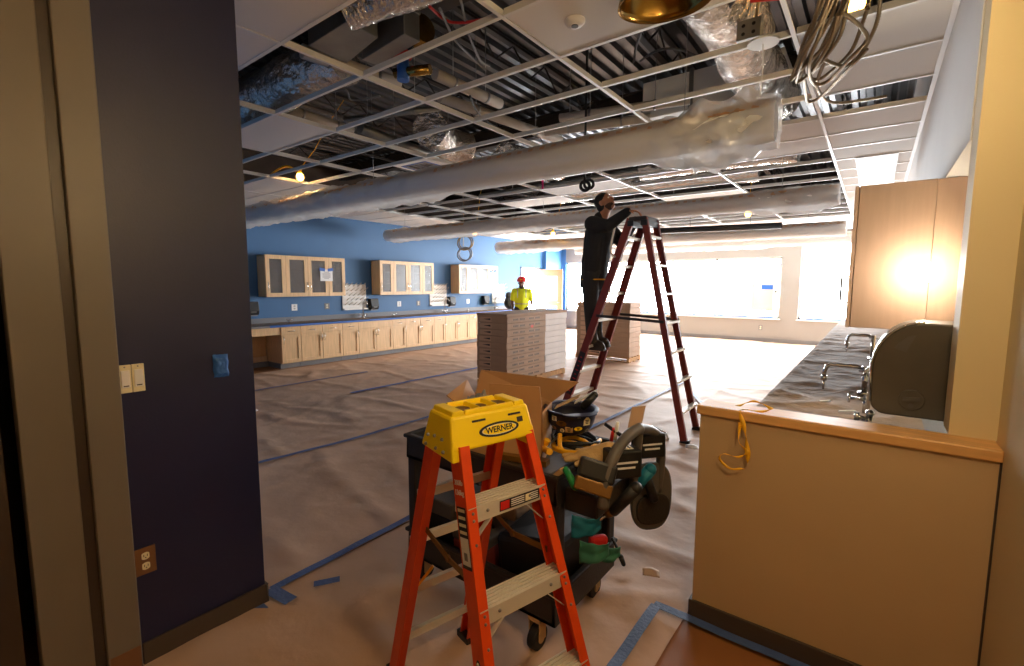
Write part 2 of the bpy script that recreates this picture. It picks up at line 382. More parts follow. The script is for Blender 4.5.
# ------------------------------------------------------------------ floor paper and tape
def ridge(x, y, s):
    v = 0
    for k, (fx, fy, am) in enumerate(((.4, 1.3, 1), (1.4, .6, .8), (1.9, 2.6, .45))):
        q = 1-abs(nz(x*fx+s*3.1+k*7, y*fy-s*1.7, s+k)*2.4)
        v += am*max(0, q)**7
    return v
def paper(x0, x1, y0, y1, s, label):
    nu, nv = max(6, int((x1-x0)/.05)), int((y1-y0)/.06)
    def fn(u, v):
        x = x0+(x1-x0)*u+.02*nz(v*9, s, 1); y = y0+(y1-y0)*v
        ed = min(1, min(u, 1-u)*nu/3)
        return (x, y, .004+.016*ridge(x, y, s)*(.25+.75*ed)+.006*abs(nz(x*.8, y*.8, s)))
    return tag(MB().grid(fn, nu, nv).build('floor_paper', 'paper', recalc=False), label, 'floor paper', 'wrinkled paper sheets taped over the floor')
paper(-8.74, -7.3, .9, 15.1, 1, 'wrinkled brown paper sheet taped to floor along the birch cabinets')
paper(-7.3, -6.02, .9, 15.1, 2, 'wrinkled brown paper strip, second from the birch cabinets')
paper(-6.02, -4.25, .9, 15.1, 3, 'wrinkled brown paper sheet in middle of floor, left of the near pallet')
paper(-4.25, -2.42, 1.1, 15.1, 4, 'wrinkled brown paper sheet running under the near pallet towards the windows')
paper(-2.42, -.64, .2, 15.1, 5, 'wrinkled brown paper sheet under both ladders and the tool cart')
paper(-.64, .0, 2.42, 15.1, 6, 'narrow paper sheet on floor behind the half wall beside counter')
def tapes(pts, w, label, matn='tape', z=.014):
    mb = MB(); pts = [Vector((x, y, 0)) for x, y in pts]; N = 0; vs = []
    for i in range(len(pts)-1):
        d = pts[i+1]-pts[i]; n = Vector((-d.y, d.x, 0)).normalized()*w/2; k = max(2, int(d.length/.08)); b = len(mb.v)
        vs = []
        for j in range(k+1):
            p = pts[i]+d*j/k; q = .006*nz(p.x*3, p.y*3, 4)
            zz = z+.01*abs(nz(p.x*2.2, p.y*2.2, 9)); vs += [(p.x+n.x*(1+q*9), p.y+n.y, zz), (p.x-n.x, p.y-n.y*(1+q*9), zz)]
        mb.add(vs, [(2*j, 2*j+1, 2*j+3, 2*j+2) for j in range(k)])
    return tag(mb.build('masking_tape', matn, solid=.001, recalc=False), label, 'tape')
tapes([(-2.42, 1.1), (-2.45, 2.3), (-2.42, 8)], .05, 'blue tape seam running from the navy wall corner past the cart', 'tape_dull', .02)
tapes([(-4.36, 1.2), (-4.2, 2.8), (-4.2, 4.2), (-4.25, 5.5)], .05, 'blue tape seam on the paper, second line from the cart', 'tape_dull', .02)
tapes([(-6.02, 4.0), (-6.0, 5.0), (-5.95, 9)], .07, 'bright blue tape over the seam left of the near pallet', 'tape', .022)
tapes([(-7.3, 1.5), (-7.28, 5.2)], .05, 'faint blue tape seam nearest the birch cabinets', 'tape_dull', .02)
tapes([(-2.34, .45), (-2.335, 1.03)], .055, 'blue tape along the foot of the navy wall', 'tape_dull', .006)
tapes([(-2.42, 1.09), (-2.24, 1.11)], .07, 'short blue tape piece at the navy wall corner', 'tape_dull', .026)
tapes([(-2.27, 1.25), (-2.2, 1.36)], .05, 'small loose scrap of blue tape on the paper by the navy wall', 'tape_dull', .03)
tapes([(-.78, .2), (-.765, 2.2)], .05, 'blue tape edge leading away from half wall corner towards the entry', 'tape_dull', .026)
tapes([(-.78, 2.215), (-.3, 2.212), (.38, 2.212)], .05, 'blue tape along the foot of the half wall', 'tape_dull', .02)
tapes([(-1.25, 5.6), (-2.2, 7.4)], .05, 'pale blue tape across the bright paper behind the tall ladder', 'tape', .024)
# loose scraps
def scrap(p, s, a, label, mn='paper_white'):
    p = Vector(p); c, q = math.cos(a), math.sin(a)
    def fn(u, v):
        x, y = (u-.5)*s, (v-.5)*s*.7
        return (p.x+x*c-y*q, p.y+x*q+y*c, p.z+.012*math.sin(u*3.4)*v+.004*v)
    tag(MB().grid(fn, 5, 4).build('paper_scrap', mn, solid=.001), label, 'scrap')
scrap(atz(651, 573, .03), .09, .4, 'torn tan paper scrap on floor between cart and half wall', 'carton_light')
scrap(atz(692, 447, .03), .12, .3, 'crumpled clear wrapping at foot of the tall ladder', 'paper_white')
scrap(atz(253, 411, .03), .1, .8, 'white scrap on floor paper beside the navy wall edge', 'paper_white')
tag(MB().tube([atz(640, 428, .03), atz(655, 427, .05), atz(666, 433, .04), atz(668, 439, .03)], .012, 6).build('plastic_strip', 'paper_white'), 'white strip of plastic on the floor behind the cart handle', 'strip')

# ------------------------------------------------------------------ ceiling grid
XS = [.236, -.465, -1.69, -2.93, -4.17, -5.41, -6.65, -7.89, XB]
YS = [.969+.575*k for k in range(25)]
def teemesh(p0, p1, w=.024, h=.038):
    p0, p1 = Vector(p0), Vector(p1); d = (p1-p0).normalized(); n = Vector((-d.y, d.x, 0)); mb = MB(); c = (p0+p1)/2; hl = (p1-p0)/2
    mb.obox(c+Vector((0, 0, -.001)), n*w/2, hl, Vector((0, 0, .002))); mb.obox(c+Vector((0, 0, h/2)), n*.002, hl, Vector((0, 0, h/2))); return mb
WHO = ['beside the right wall', 'second from the right wall', 'third from the right wall', 'fourth from the right wall', 'fifth from the right wall', 'third from the blue wall', 'second from the blue wall', 'nearest the blue wall']
for i, X in enumerate(XS[1:-1]):
    tag(teemesh((X, .97, ZC), (X, YW, ZC)).build('main_tee', 'tee'), 'long white main tee of ceiling grid running to the windows, '+WHO[i], 'ceiling tee', 'main tees of the ceiling grid')
tag(MB().box(.222, 2.54, ZC-.002, .249, YW-.01, ZC).box(.246, 2.54, ZC, .249, YW-.01, ZC+.03).build('wall_angle', 'tee'), 'white wall angle along the grey soffit at right ceiling edge', 'ceiling tee')
BAY = ['bay by the right soffit', 'second bay from the right', 'third bay from the right', 'fourth bay from the right', 'fourth bay from the blue wall', 'third bay from the blue wall', 'second bay from the blue wall', 'bay against the blue wall']
for i in range(8):
    xa, xb = XS[i], XS[i+1]
    for j, Y in enumerate(YS):
        if i == 0 and j < 4: continue
        tag(teemesh((xa-.013, Y, ZC), (xb+.013, Y, ZC)).build('cross_tee', 'tee'), 'white cross tee %s back, %s' % (ORD[j], BAY[i]), 'ceiling tee', 'cross tees of the ceiling grid')
tiles = {(2, 0), (3, 0), (4, 0), (1, 2), (4, 2), (1, 8), (3, 9), (4, 10), (2, 12), (5, 13), (1, 7)}
tiles |= {(0, j) for j in range(4, 24) if j not in (6,)} | {(7, j) for j in range(3, 24)} | {(i, j) for i in range(1, 7) for j in range(19, 24)} | {(6, 4), (6, 5)}
TR = random.Random(3)
for i, j in sorted(tiles):
    tl = tag(MB().box(XS[i]-.014, YS[j]+.004, ZC+.003, XS[i+1]+.014, YS[j+1]-.004, ZC+.018).build('ceiling_tile', 'tile'), 'white ceiling tile lying in the %s, %s row back' % (BAY[i], ORD[j]), 'ceiling tile', 'white tiles in the ceiling grid')
# small ceiling devices
def disc(p, r, label, name='ceiling_disc', cat='detector'):
    t = thing(name, label, cat, p)
    MB().lathe([(0, -.03), (r*.7, -.03), (r, -.012), (r, 0)], p, 20).build('cover', 'white', t); MB().cyl(Vector(p)+Vector((0, 0, -.034)), Vector(p)+Vector((0, 0, -.029)), r*.35).build('sensor', 'grey', t)
disc(tuple(atz(575, 20, ZC)), .055, 'round white cover on the near ceiling tile beside dome light'); disc(tuple(atz(730, 158, ZC)), .05, 'small round white cover on the tile behind near wrapped tube')
# taped diffuser
t = thing('air_diffuser', 'square white air diffuser edged in blue tape in the ceiling grid', 'vent', (-4.49, 4.13, ZC))
mb = MB(); cx, cy = -4.48, 4.13
def ring(mb, a, b, z0, z1, c=(cx, cy), mi=0):
    for (x0, y0, x1, y1) in ((-a, -a, a, -b), (-a, b, a, a), (-a, -b, -b, b), (b, -b, a, b)): mb.box(c[0]+x0, c[1]+y0, z0, c[0]+x1, c[1]+y1, z1, mi)
ring(mb, .285, .2, ZC-.006, ZC+.01); mb.build('face_frame', 'white', t)
mb = MB(); ring(mb, .215, .195, ZC-.009, ZC-.006); mb.build('tape_edge', 'tape', t)
mb = MB(); [ring(mb, .19-.05*k, .165-.05*k, ZC-.004+.012*k, ZC+.004+.012*k) for k in range(4)]; mb.box(cx-.19, cy-.19, ZC+.05, cx+.19, cy+.19, ZC+.065); mb.build('louvre', 'grey', t)
# recessed troffer in the right strip
t = thing('ceiling_light', 'long white recessed light panel in the right ceiling strip', 'light', (-.08, 7.7, ZC))
MB().box(-.25, 6.72, ZC-.008, .09, 8.7, ZC-.003).build('diffuser', 'troffer', t); mb = MB(); mb.box(-.27, 6.7, ZC-.012, -.25, 8.72, ZC+.002).box(.09, 6.7, ZC-.012, .11, 8.72, ZC+.002).box(-.25, 6.7, ZC-.012, .09, 6.72, ZC+.002).box(-.25, 8.7, ZC-.012, .09, 8.72, ZC+.002); mb.build('light_frame', 'white', t)

# ------------------------------------------------------------------ blue wall casework
FX = -8.81
def shaker(mb, x, y0, y1, z0, z1, st=.06, s=1):
    mb.box(x, y0, z0, x+.02*s, y0+st, z1).box(x, y1-st, z0, x+.02*s, y1, z1).box(x, y0+st, z1-st, x+.02*s, y1-st, z1).box(x, y0+st, z0, x+.02*s, y1-st, z0+st)
    mb.box(x, y0+st, z0+st, x+.008*s, y1-st, z1-st); return mb
def pull(parent, x, y, z, L=.13, vert=True, d=.032):
    a = Vector((x, y, z)); e = Vector((0, 0, L/2)) if vert else Vector((0, L/2, 0)); o = Vector((d, 0, 0))
    MB().tube([a-e, a-e+o*.8, a-e*.9+o, a+e*.9+o, a+e+o*.8, a+e], .006, 6).build('handle', 'chrome', parent)
def base_unit(y0, w, kind, label):
    y1 = y0+w; t = thing('base_cabinet', label, 'cabinet', (-9.1, (y0+y1)/2, 0), 'birch base cabinets along the blue wall')
    mb = MB().box(XB+.005, y0+.001, .1, FX, y1-.001, .8); mb.build('body', 'maple', t, bevel=.002)
    MB().box(XB+.005, y0+.002, 0, FX-.06, y1-.002, .1).build('toe_kick', 'basebd_grey', t)
    n = 2 if w > .6 else 1; dw = w/n
    if kind == 'sink':
        MB().box(FX, y0+.003, .655, FX+.02, y1-.003, .79).build('false_front', 'maple', t, bevel=.002)
    else:
        for k in range(n):
            d = MB().box(FX, y0+dw*k+.003, .655, FX+.02, y0+dw*(k+1)-.003, .79).build('drawer', 'maple', t, bevel=.002); d['_off'] = t['_off']
            pull(d, FX+.02, y0+dw*(k+.5), .715, vert=False)
            MB().cyl((FX+.02, y0+dw*(k+.5), .765), (FX+.025, y0+dw*(k+.5), .765), .009).build('lock', 'chrome', d)
    for k in range(n):
        d = shaker(MB(), FX, y0+dw*k+.003, y0+dw*(k+1)-.003, .115, .645).build('door', 'maple', t, bevel=.002); d['_off'] = t['_off']
        hy = (y0+dw*(k+1)-.03) if (n == 1 or k == 0) else (y0+dw*k+.03)
        if n == 1 and kind == 'first': hy = y0+.03
        pull(d, FX+.02, hy, .55)
y = 4.405
seq = [('first', .385), ('draw', .91), ('draw', .39), ('sink', .91), ('draw', .39), ('draw', .91), ('draw', .39), ('sink', .91), ('draw', .39), ('draw', .91), ('draw', .39), ('sink', .91)]
for k, (kd, w) in enumerate(seq):
    desc = 'birch sink cabinet with plain top panel, two doors' if kd == 'sink' else ('wide birch base cabinet with two drawers and doors' if w > .6 else 'narrow birch base cabinet with one drawer and door')
    base_unit(y, w, kd, desc+', %s unit from the open knee space' % ORD[k]); y += w
YE = y
t = thing('knee_space_desk', 'open birch knee space beside the first base cabinet behind the navy wall', 'desk', (-9.1, 3.9, 0))
MB().box(FX-.02, 2.6, .66, FX, 4.403, .8).build('apron', 'maple', t); MB().box(XB+.005, 2.6, .1, XB+.03, 4.403, .8).build('back_panel', 'maple_in', t)
MB().box(XB+.03, 2.6, .1, XB+.06, 4.403, .2).build('rail', 'maple', t); MB().box(XB+.005, 2.6, 0, XB+.1, 4.403, .1).build('toe_kick', 'basebd_grey', t)
MB().box(XB+.005, 2.58, 0, FX, 2.6, .8).build('end_panel', 'maple', t)
t = thing('countertop', 'long grey countertop with blue taped edge on the birch cabinets', 'countertop', (-9.1, 8.3, .8))
MB().box(XB+.005, 2.56, .8, FX+.03, YE+.02, .838).build('slab', 'grey', t, bevel=.003)
MB().box(XB+.005, 2.56, .838, XB+.025, YE, .94).build('backsplash', 'grey', t)
MB().box(FX+.03, 4.2, .802, FX+.033, YE+.02, .842).box(FX-.03, 4.2, .838, FX+.033, YE+.02, .841).build('tape_edge', 'tape', t)
MB().grid(lambda u, v: (XB+.05+.5*v, 2.7+9.3*u, .842+.008*abs(nz(u*40, v*5, 2))), 120, 8).build('paper_cover', 'paper_counter', t, recalc=False)
# upper glass cabinets
def upper(y0, label, paper_on=None):
    x0, x1, z0, z1 = XB+.004, -9.1, 1.36, 2.155; W_ = 1.69; y1 = y0+W_; T = .02
    t = thing('wall_cabinet', label, 'cabinet', (-9.27, y0+W_/2, z0), 'glass front birch wall cabinets')
    mb = MB().box(x0, y0, z0, x1-.021, y0+T, z1).box(x0, y1-T, z0, x1-.021, y1, z1).box(x0, y0, z0, x1-.021, y1, z0+T).box(x0, y0, z1-T, x1-.021, y1, z1).box(x0, y0, z0, x0+.01, y1, z1)
    for yy in (y0+.39, y0+1.3): mb.box(x0, yy-T/2, z0, x1-.021, yy+T/2, z1)
    mb.build('body', 'maple', t)
    for zz in (1.62, 1.88): MB().box(x0+.01, y0+T, zz, x1-.05, y1-T, zz+.016).build('shelf', 'maple_in', t)
    eds = [0, .39, .845, 1.3, 1.69]
    for k in range(4):
        a, b = y0+eds[k]+.003, y0+eds[k+1]-.003; st = .075
        mb = MB().box(x1-.02, a, z0, x1, a+st, z1).box(x1-.02, b-st, z0, x1, b, z1).box(x1-.02, a+st, z1-st, x1, b-st, z1).box(x1-.02, a+st, z0, x1, b-st, z0+st)
        d = mb.build('door', 'maple', t, bevel=.002); d['_off'] = t['_off']
        MB().box(x1-.013, a+st-.005, z0+st-.005, x1-.009, b-st+.005, z1-st+.005).build('pane', 'cab_glass', d)
        pull(d, x1, b-.03 if k in (1, 3) else a+.03, z0+.2, L=.15)
    return t
upper(4.315, 'glass front birch wall cabinet with white notice, nearest the navy wall'); upper(6.91, 'glass front birch wall cabinet in middle of the blue wall'); upper(9.54, 'glass front birch wall cabinet nearest the person in the yellow shirt')
def notice(yc, zc, w, h, label):
    t = thing('paper_notice', label, 'notice', (-9.095, yc, zc))
    MB().box(-9.097, yc-w/2, zc-h/2, -9.094, yc+w/2, zc+h/2).build('sheet', 'paper_white', t)
    for q in (-1, 1): MB().obox((-9.092, yc+q*w*.33, zc+h*.48), (.0015, 0, 0), (0, .06, .01*q), (0, -.006*q, .03)).build('tape_piece', 'tape', t)
    mb = MB()
    for k in range(7): mb.box(-9.0938, yc-w*(.2 if k in (0, 6) else .33), zc+h*.25-k*h*.09, -9.0932, yc+w*(.2 if k in (0, 6) else .33), zc+h*.25-k*h*.09+.008)
    mb.build('text_lines', 'grey', t)
notice(5.56, 1.79, .28, .24, 'white paper notice blue taped to nearest glass cabinet'); notice(10.98, 1.75, .28, .5, 'white paper notice taped to the farthest glass cabinet')
# drying racks, dispensers, taps and outlets on the blue wall
def rack(yc, label):
    x = XB+.003; t = thing('drying_rack', label, 'rack', (x, yc, 1.3), 'pegged drying racks over the sinks'); w, z0, z1 = .62, 1.06, 1.6
    MB().box(x, yc-w/2, z0, x+.018, yc+w/2, z1).build('board', 'white', t, bevel=.004)
    MB().box(x, yc-w/2, z0-.03, x+.09, yc+w/2, z0).build('drip_tray', 'white', t)
    for a in range(5):
        for b in range(5):
            yy = yc-w*.42+w*.84*(b+(a % 2)*.5)/4.5; zz = z0+.08+a*.105
            MB().cyl((x+.018, yy, zz), (x+.13, yy+.03, zz+.075), .009, .006, n=6).build('peg', 'alu', t)
for yc, lb in ((3.8, 'white drying rack with pegs half hidden behind the navy wall edge'), (6.43, 'white drying rack with pegs between nearest and middle wall cabinets'), (9.05, 'white drying rack with pegs between middle and farthest wall cabinets'), (11.65, 'white drying rack with pegs behind person in the yellow shirt')): rack(yc, lb)
def soap(yc, label):
    x = XB+.003; t = thing('towel_dispenser', label, 'dispenser', (x, yc, 1.15), 'black dispensers on the blue wall')
    MB().prism([(x, yc-.11, 1.02), (x+.12, yc-.11, 1.02), (x+.15, yc-.11, 1.1), (x+.12, yc-.11, 1.27), (x, yc-.11, 1.27)], (0, .22, 0)).build('housing', 'black', t, bevel=.012)
    MB().box(x+.02, yc-.09, .995, x+.1, yc+.09, 1.02).build('paper_slot', 'grey', t); MB().box(x+.13, yc-.05, 1.06, x+.155, yc+.05, 1.09).build('lever', 'cart_grey', t)
for yc, lb in ((4.15, 'black dispenser below the nearest wall cabinet beside the navy wall'), (6.9, 'black dispenser right of the rack beside middle wall cabinet'), (9.5, 'black dispenser between the rack and the farthest cabinet'), (10.95, 'black dispenser below the farthest wall cabinet')): soap(yc, lb)
def wall_tap(y, label):
    x, z = XB+.16, .842; t = thing('lab_tap', label, 'tap', (x, y, z), 'chrome lab taps on the long countertop')
    MB().cyl((x, y, z), (x, y, z+.02), .04).cyl((x, y, z+.02), (x, y, z+.08), .022).build('tap_base', 'chrome', t)
    MB().tube([(x, y, z+.06), (x, y, z+.3), (x+.02, y, z+.36), (x+.08, y, z+.39), (x+.15, y, z+.37), (x+.17, y, z+.3)], .012, 8).build('spout', 'chrome', t)
    for q in (-1, 1):
        MB().cyl((x, y, z+.05), (x, y+.09*q, z+.07), .01).cyl((x, y+.09*q, z+.05), (x, y+.09*q, z+.1), .018).build('tap_handle', 'chrome', t)
for y_, lb in ((6.55, 'chrome gooseneck tap below rack nearest the navy wall'), (9.15, 'chrome gooseneck tap left of the near pallet stack'), (11.3, 'chrome gooseneck tap left of person in the yellow shirt')): wall_tap(y_, lb)
def gas(y, label):
    x, z = XB+.3, .842; t = thing('gas_outlet', label, 'tap', (x, y, z), 'stubby gas taps on the long countertop')
    MB().cyl((x, y, z), (x, y, z+.05), .025).build('turret', 'chrome', t)
    for q in (-1, 1): MB().cyl((x, y, z+.05), (x+.02, y+.07*q, z+.07), .012, .007).build('nozzle', 'chrome', t)
for y_, lb in ((4.75, 'stubby double tap on counter below the nearest wall cabinet'), (7.3, 'stubby double tap on counter below the middle wall cabinet'), (9.9, 'stubby double tap on counter below the farthest wall cabinet')): gas(y_, lb)
def plate(p, axis, w, h, label, name='wall_outlet', cat='outlet', mn='white', duplex=True):
    p = Vector(p); t = thing(name, label, cat, p); X = Vector((0, 1, 0)) if axis == 'x' else Vector((-1, 0, 0)); Nn = Vector((1, 0, 0)) if axis == 'x' else Vector((0, -1, 0)); Z = Vector((0, 0, 1))
    MB().obox(p+Nn*.003, X*w/2, Nn*.003, Z*h/2).build('cover_plate', mn, t, bevel=.0015)
    if duplex:
        for q in (-1, 1):
            c = p+Nn*.006+Z*(q*h*.19); mb = MB(); pts = [c+X*(w*.23*max(-.82, min(.82, math.cos(k*math.pi/8)*1.1)))+Z*(h*.135*math.sin(k*math.pi/8)) for k in range(16)]
            r = mb.prism(pts, Nn*.002).build('socket', 'plate' if mn != 'white' else 'offwhite', t); r['_off'] = t['_off']
            mb = MB()
            for s_ in (-1, 1): mb.obox(c+Nn*.0022+X*(s_*w*.085)+Z*h*.02, X*w*.015, Nn*.0006, Z*h*.04)
            mb.cyl(c+Nn*.0018-Z*h*.06, c+Nn*.0028-Z*h*.06, w*.035, n=8); mb.build('slots', 'ink', r)
    return t
for y_, z_, lb in ((5.02, 1.13, 'white outlet below the nearest wall cabinet, left of two'), (5.75, 1.13, 'dark outlet below the nearest wall cabinet, right of two'), (7.72, 1.12, 'white outlet below the middle wall cabinet, left of two'), (8.35, 1.12, 'grey outlet below the middle wall cabinet, right of two'), (10.25, 1.12, 'white outlet below the farthest wall cabinet')):
    plate((XB+.001, y_, z_), 'x', .12, .13, lb, mn='white' if 'white' in lb else 'grey')

# ------------------------------------------------------------------ navy wall fittings
plate((XD+.001, .568, .457), 'x', .072, .116, 'brown duplex outlet low on the navy wall', mn='plate_brown')
t = thing('light_switch', 'ivory double rocker switch on the navy wall beside door frame', 'switch', (XD+.001, .565, 1.235))
for k in (0, 1):
    y0 = .528+k*.043
    MB().box(XD, y0, 1.178, XD+.008, y0+.041, 1.292).build('switch_frame', 'plate', t, bevel=.002)
    r = MB().box(XD+.008, y0+.006, 1.2, XD+.013, y0+.035, 1.27).build('rocker', 'white', t, bevel=.002); r['_off'] = t['_off']
    MB().box(XD+.013, y0+.012, 1.205, XD+.0138, y0+.03, 1.209).build('rocker_mark', 'ink', r)
    MB().cyl((XD+.008, y0+.02, 1.283), (XD+.0095, y0+.02, 1.283), .003, n=8).build('screw', 'steel', t)
def tp(u, v):
    b = min(1, 6*min(u, 1-u, v, 1-v)); return (XD+.004+.014*b+.004*nz(u*5, v*5, 3), .868+.064*u+.004*nz(v*4, 1), 1.19+.105*v+.004*nz(u*4, 5))
tag(MB().grid(tp, 14, 18).build('taped_switch_cover', 'tape'), 'square of crinkled blue tape covering a box on the navy wall', 'tape')

# ------------------------------------------------------------------ far wall fittings
p = aty(752, 283, YW); q = aty(777, 311, YW)
t = thing('wall_panel', 'flat white panel with blue label on the far wall between windows', 'panel', ((p.x+q.x)/2, YW, 1.2))
MB().box(p.x, YW-.02, q.z, q.x-.12, YW, p.z).build('panel_door', 'offwhite', t, bevel=.003); MB().box(q.x-.12, YW-.06, q.z-.02, q.x, YW, p.z+.12).build('panel_edge', 'white', t)
a_, b_ = aty(762, 285, YW), aty(773, 289.5, YW); MB().box(a_.x, YW-.026, b_.z, b_.x, YW-.02, a_.z).build('blue_label', 'tape', t)
c_ = aty(776, 291, YW); MB().box(c_.x-.02, YW-.066, c_.z-.04, c_.x+.02, YW-.06, c_.z).build('latch', 'ink', t)
plate(aty(760.5, 327.5, YW-.001), 'y', .1, .14, 'small round white outlet low on the far wall between windows', mn='grey')

# ------------------------------------------------------------------ right counter
struct('trim_counter_base', MB().box(-.46, 2.54, 0, .25, 11.6, .88), 'maple')
t = thing('countertop', 'dark countertop covered with wrinkled brown paper behind half wall', 'countertop', (-.05, 7, .88))
MB().box(-.5, 2.54, .88, .247, 11.6, .915).box(.247, 2.54, .88, XW-.003, 6.9, .915).build('slab', 'grey', t, bevel=.003)
def cp(u, v):
    x, y = -.505+.745*v, 2.9+8.68*u*u*.4+8.68*u*.6
    return (x, y, .918+.014*ridge(x*2.4, y*1.6, 5)*(1 if v > .03 else .2)+.006*abs(nz(x*7, y*5, 1)))
MB().grid(cp, 170, 26).build('paper_cover', 'paper_counter', t, recalc=False)
MB().box(-.503, 2.9, .88, -.5, 11.58, .918).build('tape_edge', 'tape_dull', t)
t = thing('sink_basin', 'grey steel sink edge on counter below the dark towel dispenser', 'sink', (.16, 2.7, .915))
mb = MB(); ring(mb, .12, .09, .914, .928, (.11, 2.76)); mb.box(-.01, 2.66, .916, .22, 2.87, .918); mb.build('rim', 'steel', t); MB().cyl((.11, 2.76, .918), (.11, 2.76, .922), .03).build('drain', 'chrome', t)
def ctap(x, y, L, label, riser=.17):
    z = .922; t = thing('lab_tap', label, 'tap', (x, y, z))
    MB().cyl((x, y, z), (x, y, z+.02), .035).cyl((x, y, z+.02), (x, y, z+riser), .016).build('riser', 'chrome', t)
    MB().tube([(x, y, z+riser), (x-.05, y, z+riser+.01), (x-L*.85, y, z+riser+.01), (x-L*.95, y, z+riser-.005), (x-L, y, z+riser-.04), (x-L, y, z+riser-.075)], .0125, 8).build('spout', 'chrome', t)
    MB().cyl((x-L, y, z+riser-.07), (x-L, y, z+riser-.1), .018).cyl((x-L, y, z+riser-.1), (x-L, y, z+riser-.16), .009, .005).build('nozzle', 'chrome', t)
    mb = MB(); c = Vector((x, y-.05, z+riser-.01)); mb.cyl((x, y, z+riser-.01), c, .011)
    for k in range(3):
        an = k*math.pi/3; d = Vector((math.cos(an), 0, math.sin(an)))*.035; mb.cyl(c-d, c+d, .006, n=6)
    mb.build('tap_handle', 'chrome', t)
ctap(-.012, 3.75, .22, 'chrome tap with long bent spout on the papered right counter')
ctap(.02, 5.6, .2, 'farther chrome tap on the right counter beneath the cabinet door', .22)
t = thing('valve', 'small chrome valve with cross handle on papered right counter', 'tap', (-.02, 3.2, .93))
MB().cyl((-.0, 3.2, .925), (-.0, 3.2, 1.02), .012).cyl((0, 3.2, 1.0), (-.07, 3.2, 1.0), .009).build('stem', 'chrome', t)
mb = MB(); [mb.cyl(Vector((-.075, 3.2, 1))-Vector((0, .03*math.cos(a), .03*math.sin(a))), Vector((-.075, 3.2, 1))+Vector((0, .03*math.cos(a), .03*math.sin(a))), .006, n=6) for a in (.5, 2.07)]; mb.build('tap_handle', 'chrome', t)
t = thing('valve', 'short chrome valve at the foot of upright rod on right counter', 'tap', (.02, 2.86, .93))
MB().cyl((.02, 2.86, .92), (.02, 2.86, .99), .014).ell((.02, 2.86, 1.0), .02, 10, 6).cyl((.02, 2.86, .97), (-.03, 2.83, .985), .008).build('stem', 'chrome', t); MB().cyl((-.03, 2.83, .965), (-.03, 2.83, 1.005), .011).build('tap_handle', 'chrome', t)
tag(MB().cyl((.012, 3.0, .925), (.012, 3.0, 1.37), .008).cyl((.012, 3.0, .922), (.012, 3.0, .94), .022).build('upright_rod', 'chrome'), 'slim upright chrome rod beside the dark towel dispenser', 'rod')
# plastic bits
for k, (px_, py_) in enumerate(((847, 411), (825, 401))):
    c = atz(px_, py_, .94); tag(MB().obox(c, (.035-.01*k, .012, .004), (-.004, .01, 0), (0, 0, .003)).build('plastic_scrap', 'paper_white'), ('larger' if k == 0 else 'smaller')+' white plastic scrap on papered counter near the half wall', 'scrap')
# towel dispenser, seen from its side
t = thing('towel_dispenser', 'large dark rounded towel dispenser at counter end behind the wing wall', 'dispenser', (.2, 2.75, 1.25))
prof = []
x0, x1, z0, z1 = .012, XW-.003, 1.052, 1.463
for (cx_, cz_, a0, a1, rx, rz) in ((x0+.17, z1-.21, 180, 90, .17, .21), ):
    for k in range(11): a = R_(a0+(a1-a0)*k/10); prof.append((cx_+rx*math.cos(a), cz_+rz*math.sin(a)))
prof += [(x1, z1-.004), (x1, z0), (x0+.1, z0)]
for k in range(7): a = R_(-90-90*k/6); prof.append((x0+.06+.055*math.cos(a), z0+.05+.05*math.sin(a)))
MB().prism([(a, 2.645, b) for a, b in prof], (0, .3, 0)).build('housing', 'disp', t, bevel=.008)
mb = MB(); edge = [(a, b) for a, b in prof[:11]]+[(.2, z1-.003)]; edge = [prof[-1]]+edge
mb.tube([(a-.002, 2.648, b+.002) for a, b in edge[:-1]], .006, 6); mb.build('cover_edge', 'chrome', t)
c = Vector((.157, 2.638, 1.13)); h_ = MB().cyl(c, c+Vector((0, .008, 0)), .045, n=24).build('hub', 'disp', t, bevel=.003); h_['_off'] = t['_off']
MB().obox(c+Vector((0, -.004, .004)), (.028, 0, .004), (0, .004, 0), (-.001, 0, .008)).cyl(c+Vector((0, -.004, -.025)), c+Vector((0, .002, -.025)), .009).build('hub_latch', 'cart_grey', h_)
MB().prism([(.085, 2.643, 1.35), (.125, 2.643, 1.335), (.155, 2.643, 1.41), (.13, 2.643, 1.405), (.1, 2.643, 1.375)], (0, .004, 0)).build('level_window', 'cart_grey', t)
# wall cabinet on right
t = thing('wall_cabinet', 'maple wall cabinet seen end on beside the wing wall at right', 'cabinet', (.05, 4, 1.38))
MB().box(-.1, 3.3, 1.385, .222, 6.9, 2.168).build('body', 'cab_panel', t, bevel=.002)
MB().box(.2235, 3.306, 1.385, XW-.003, 3.33, 2.166).box(.2225, 3.33, 1.385, .2485, 6.9, 2.166).build('filler_panel', 'cab_panel', t)
for k in range(6):
    y0 = 3.302+k*.6; d = MB().box(-.122, y0, 1.385, -.102, y0+.594, 2.168).build('door', 'cab_panel', t, bevel=.002); d['_off'] = t['_off']
    a = Vector((-.122, y0+(.05 if k % 2 == 0 else .54), 1.6)); o = Vector((-.034, 0, 0)); e = Vector((0, 0, .075))
    MB().tube([a-e, a-e+o*.85, a-e*.88+o, a+e*.88+o, a+e+o*.85, a+e], .006, 6).build('handle', 'steel', d)
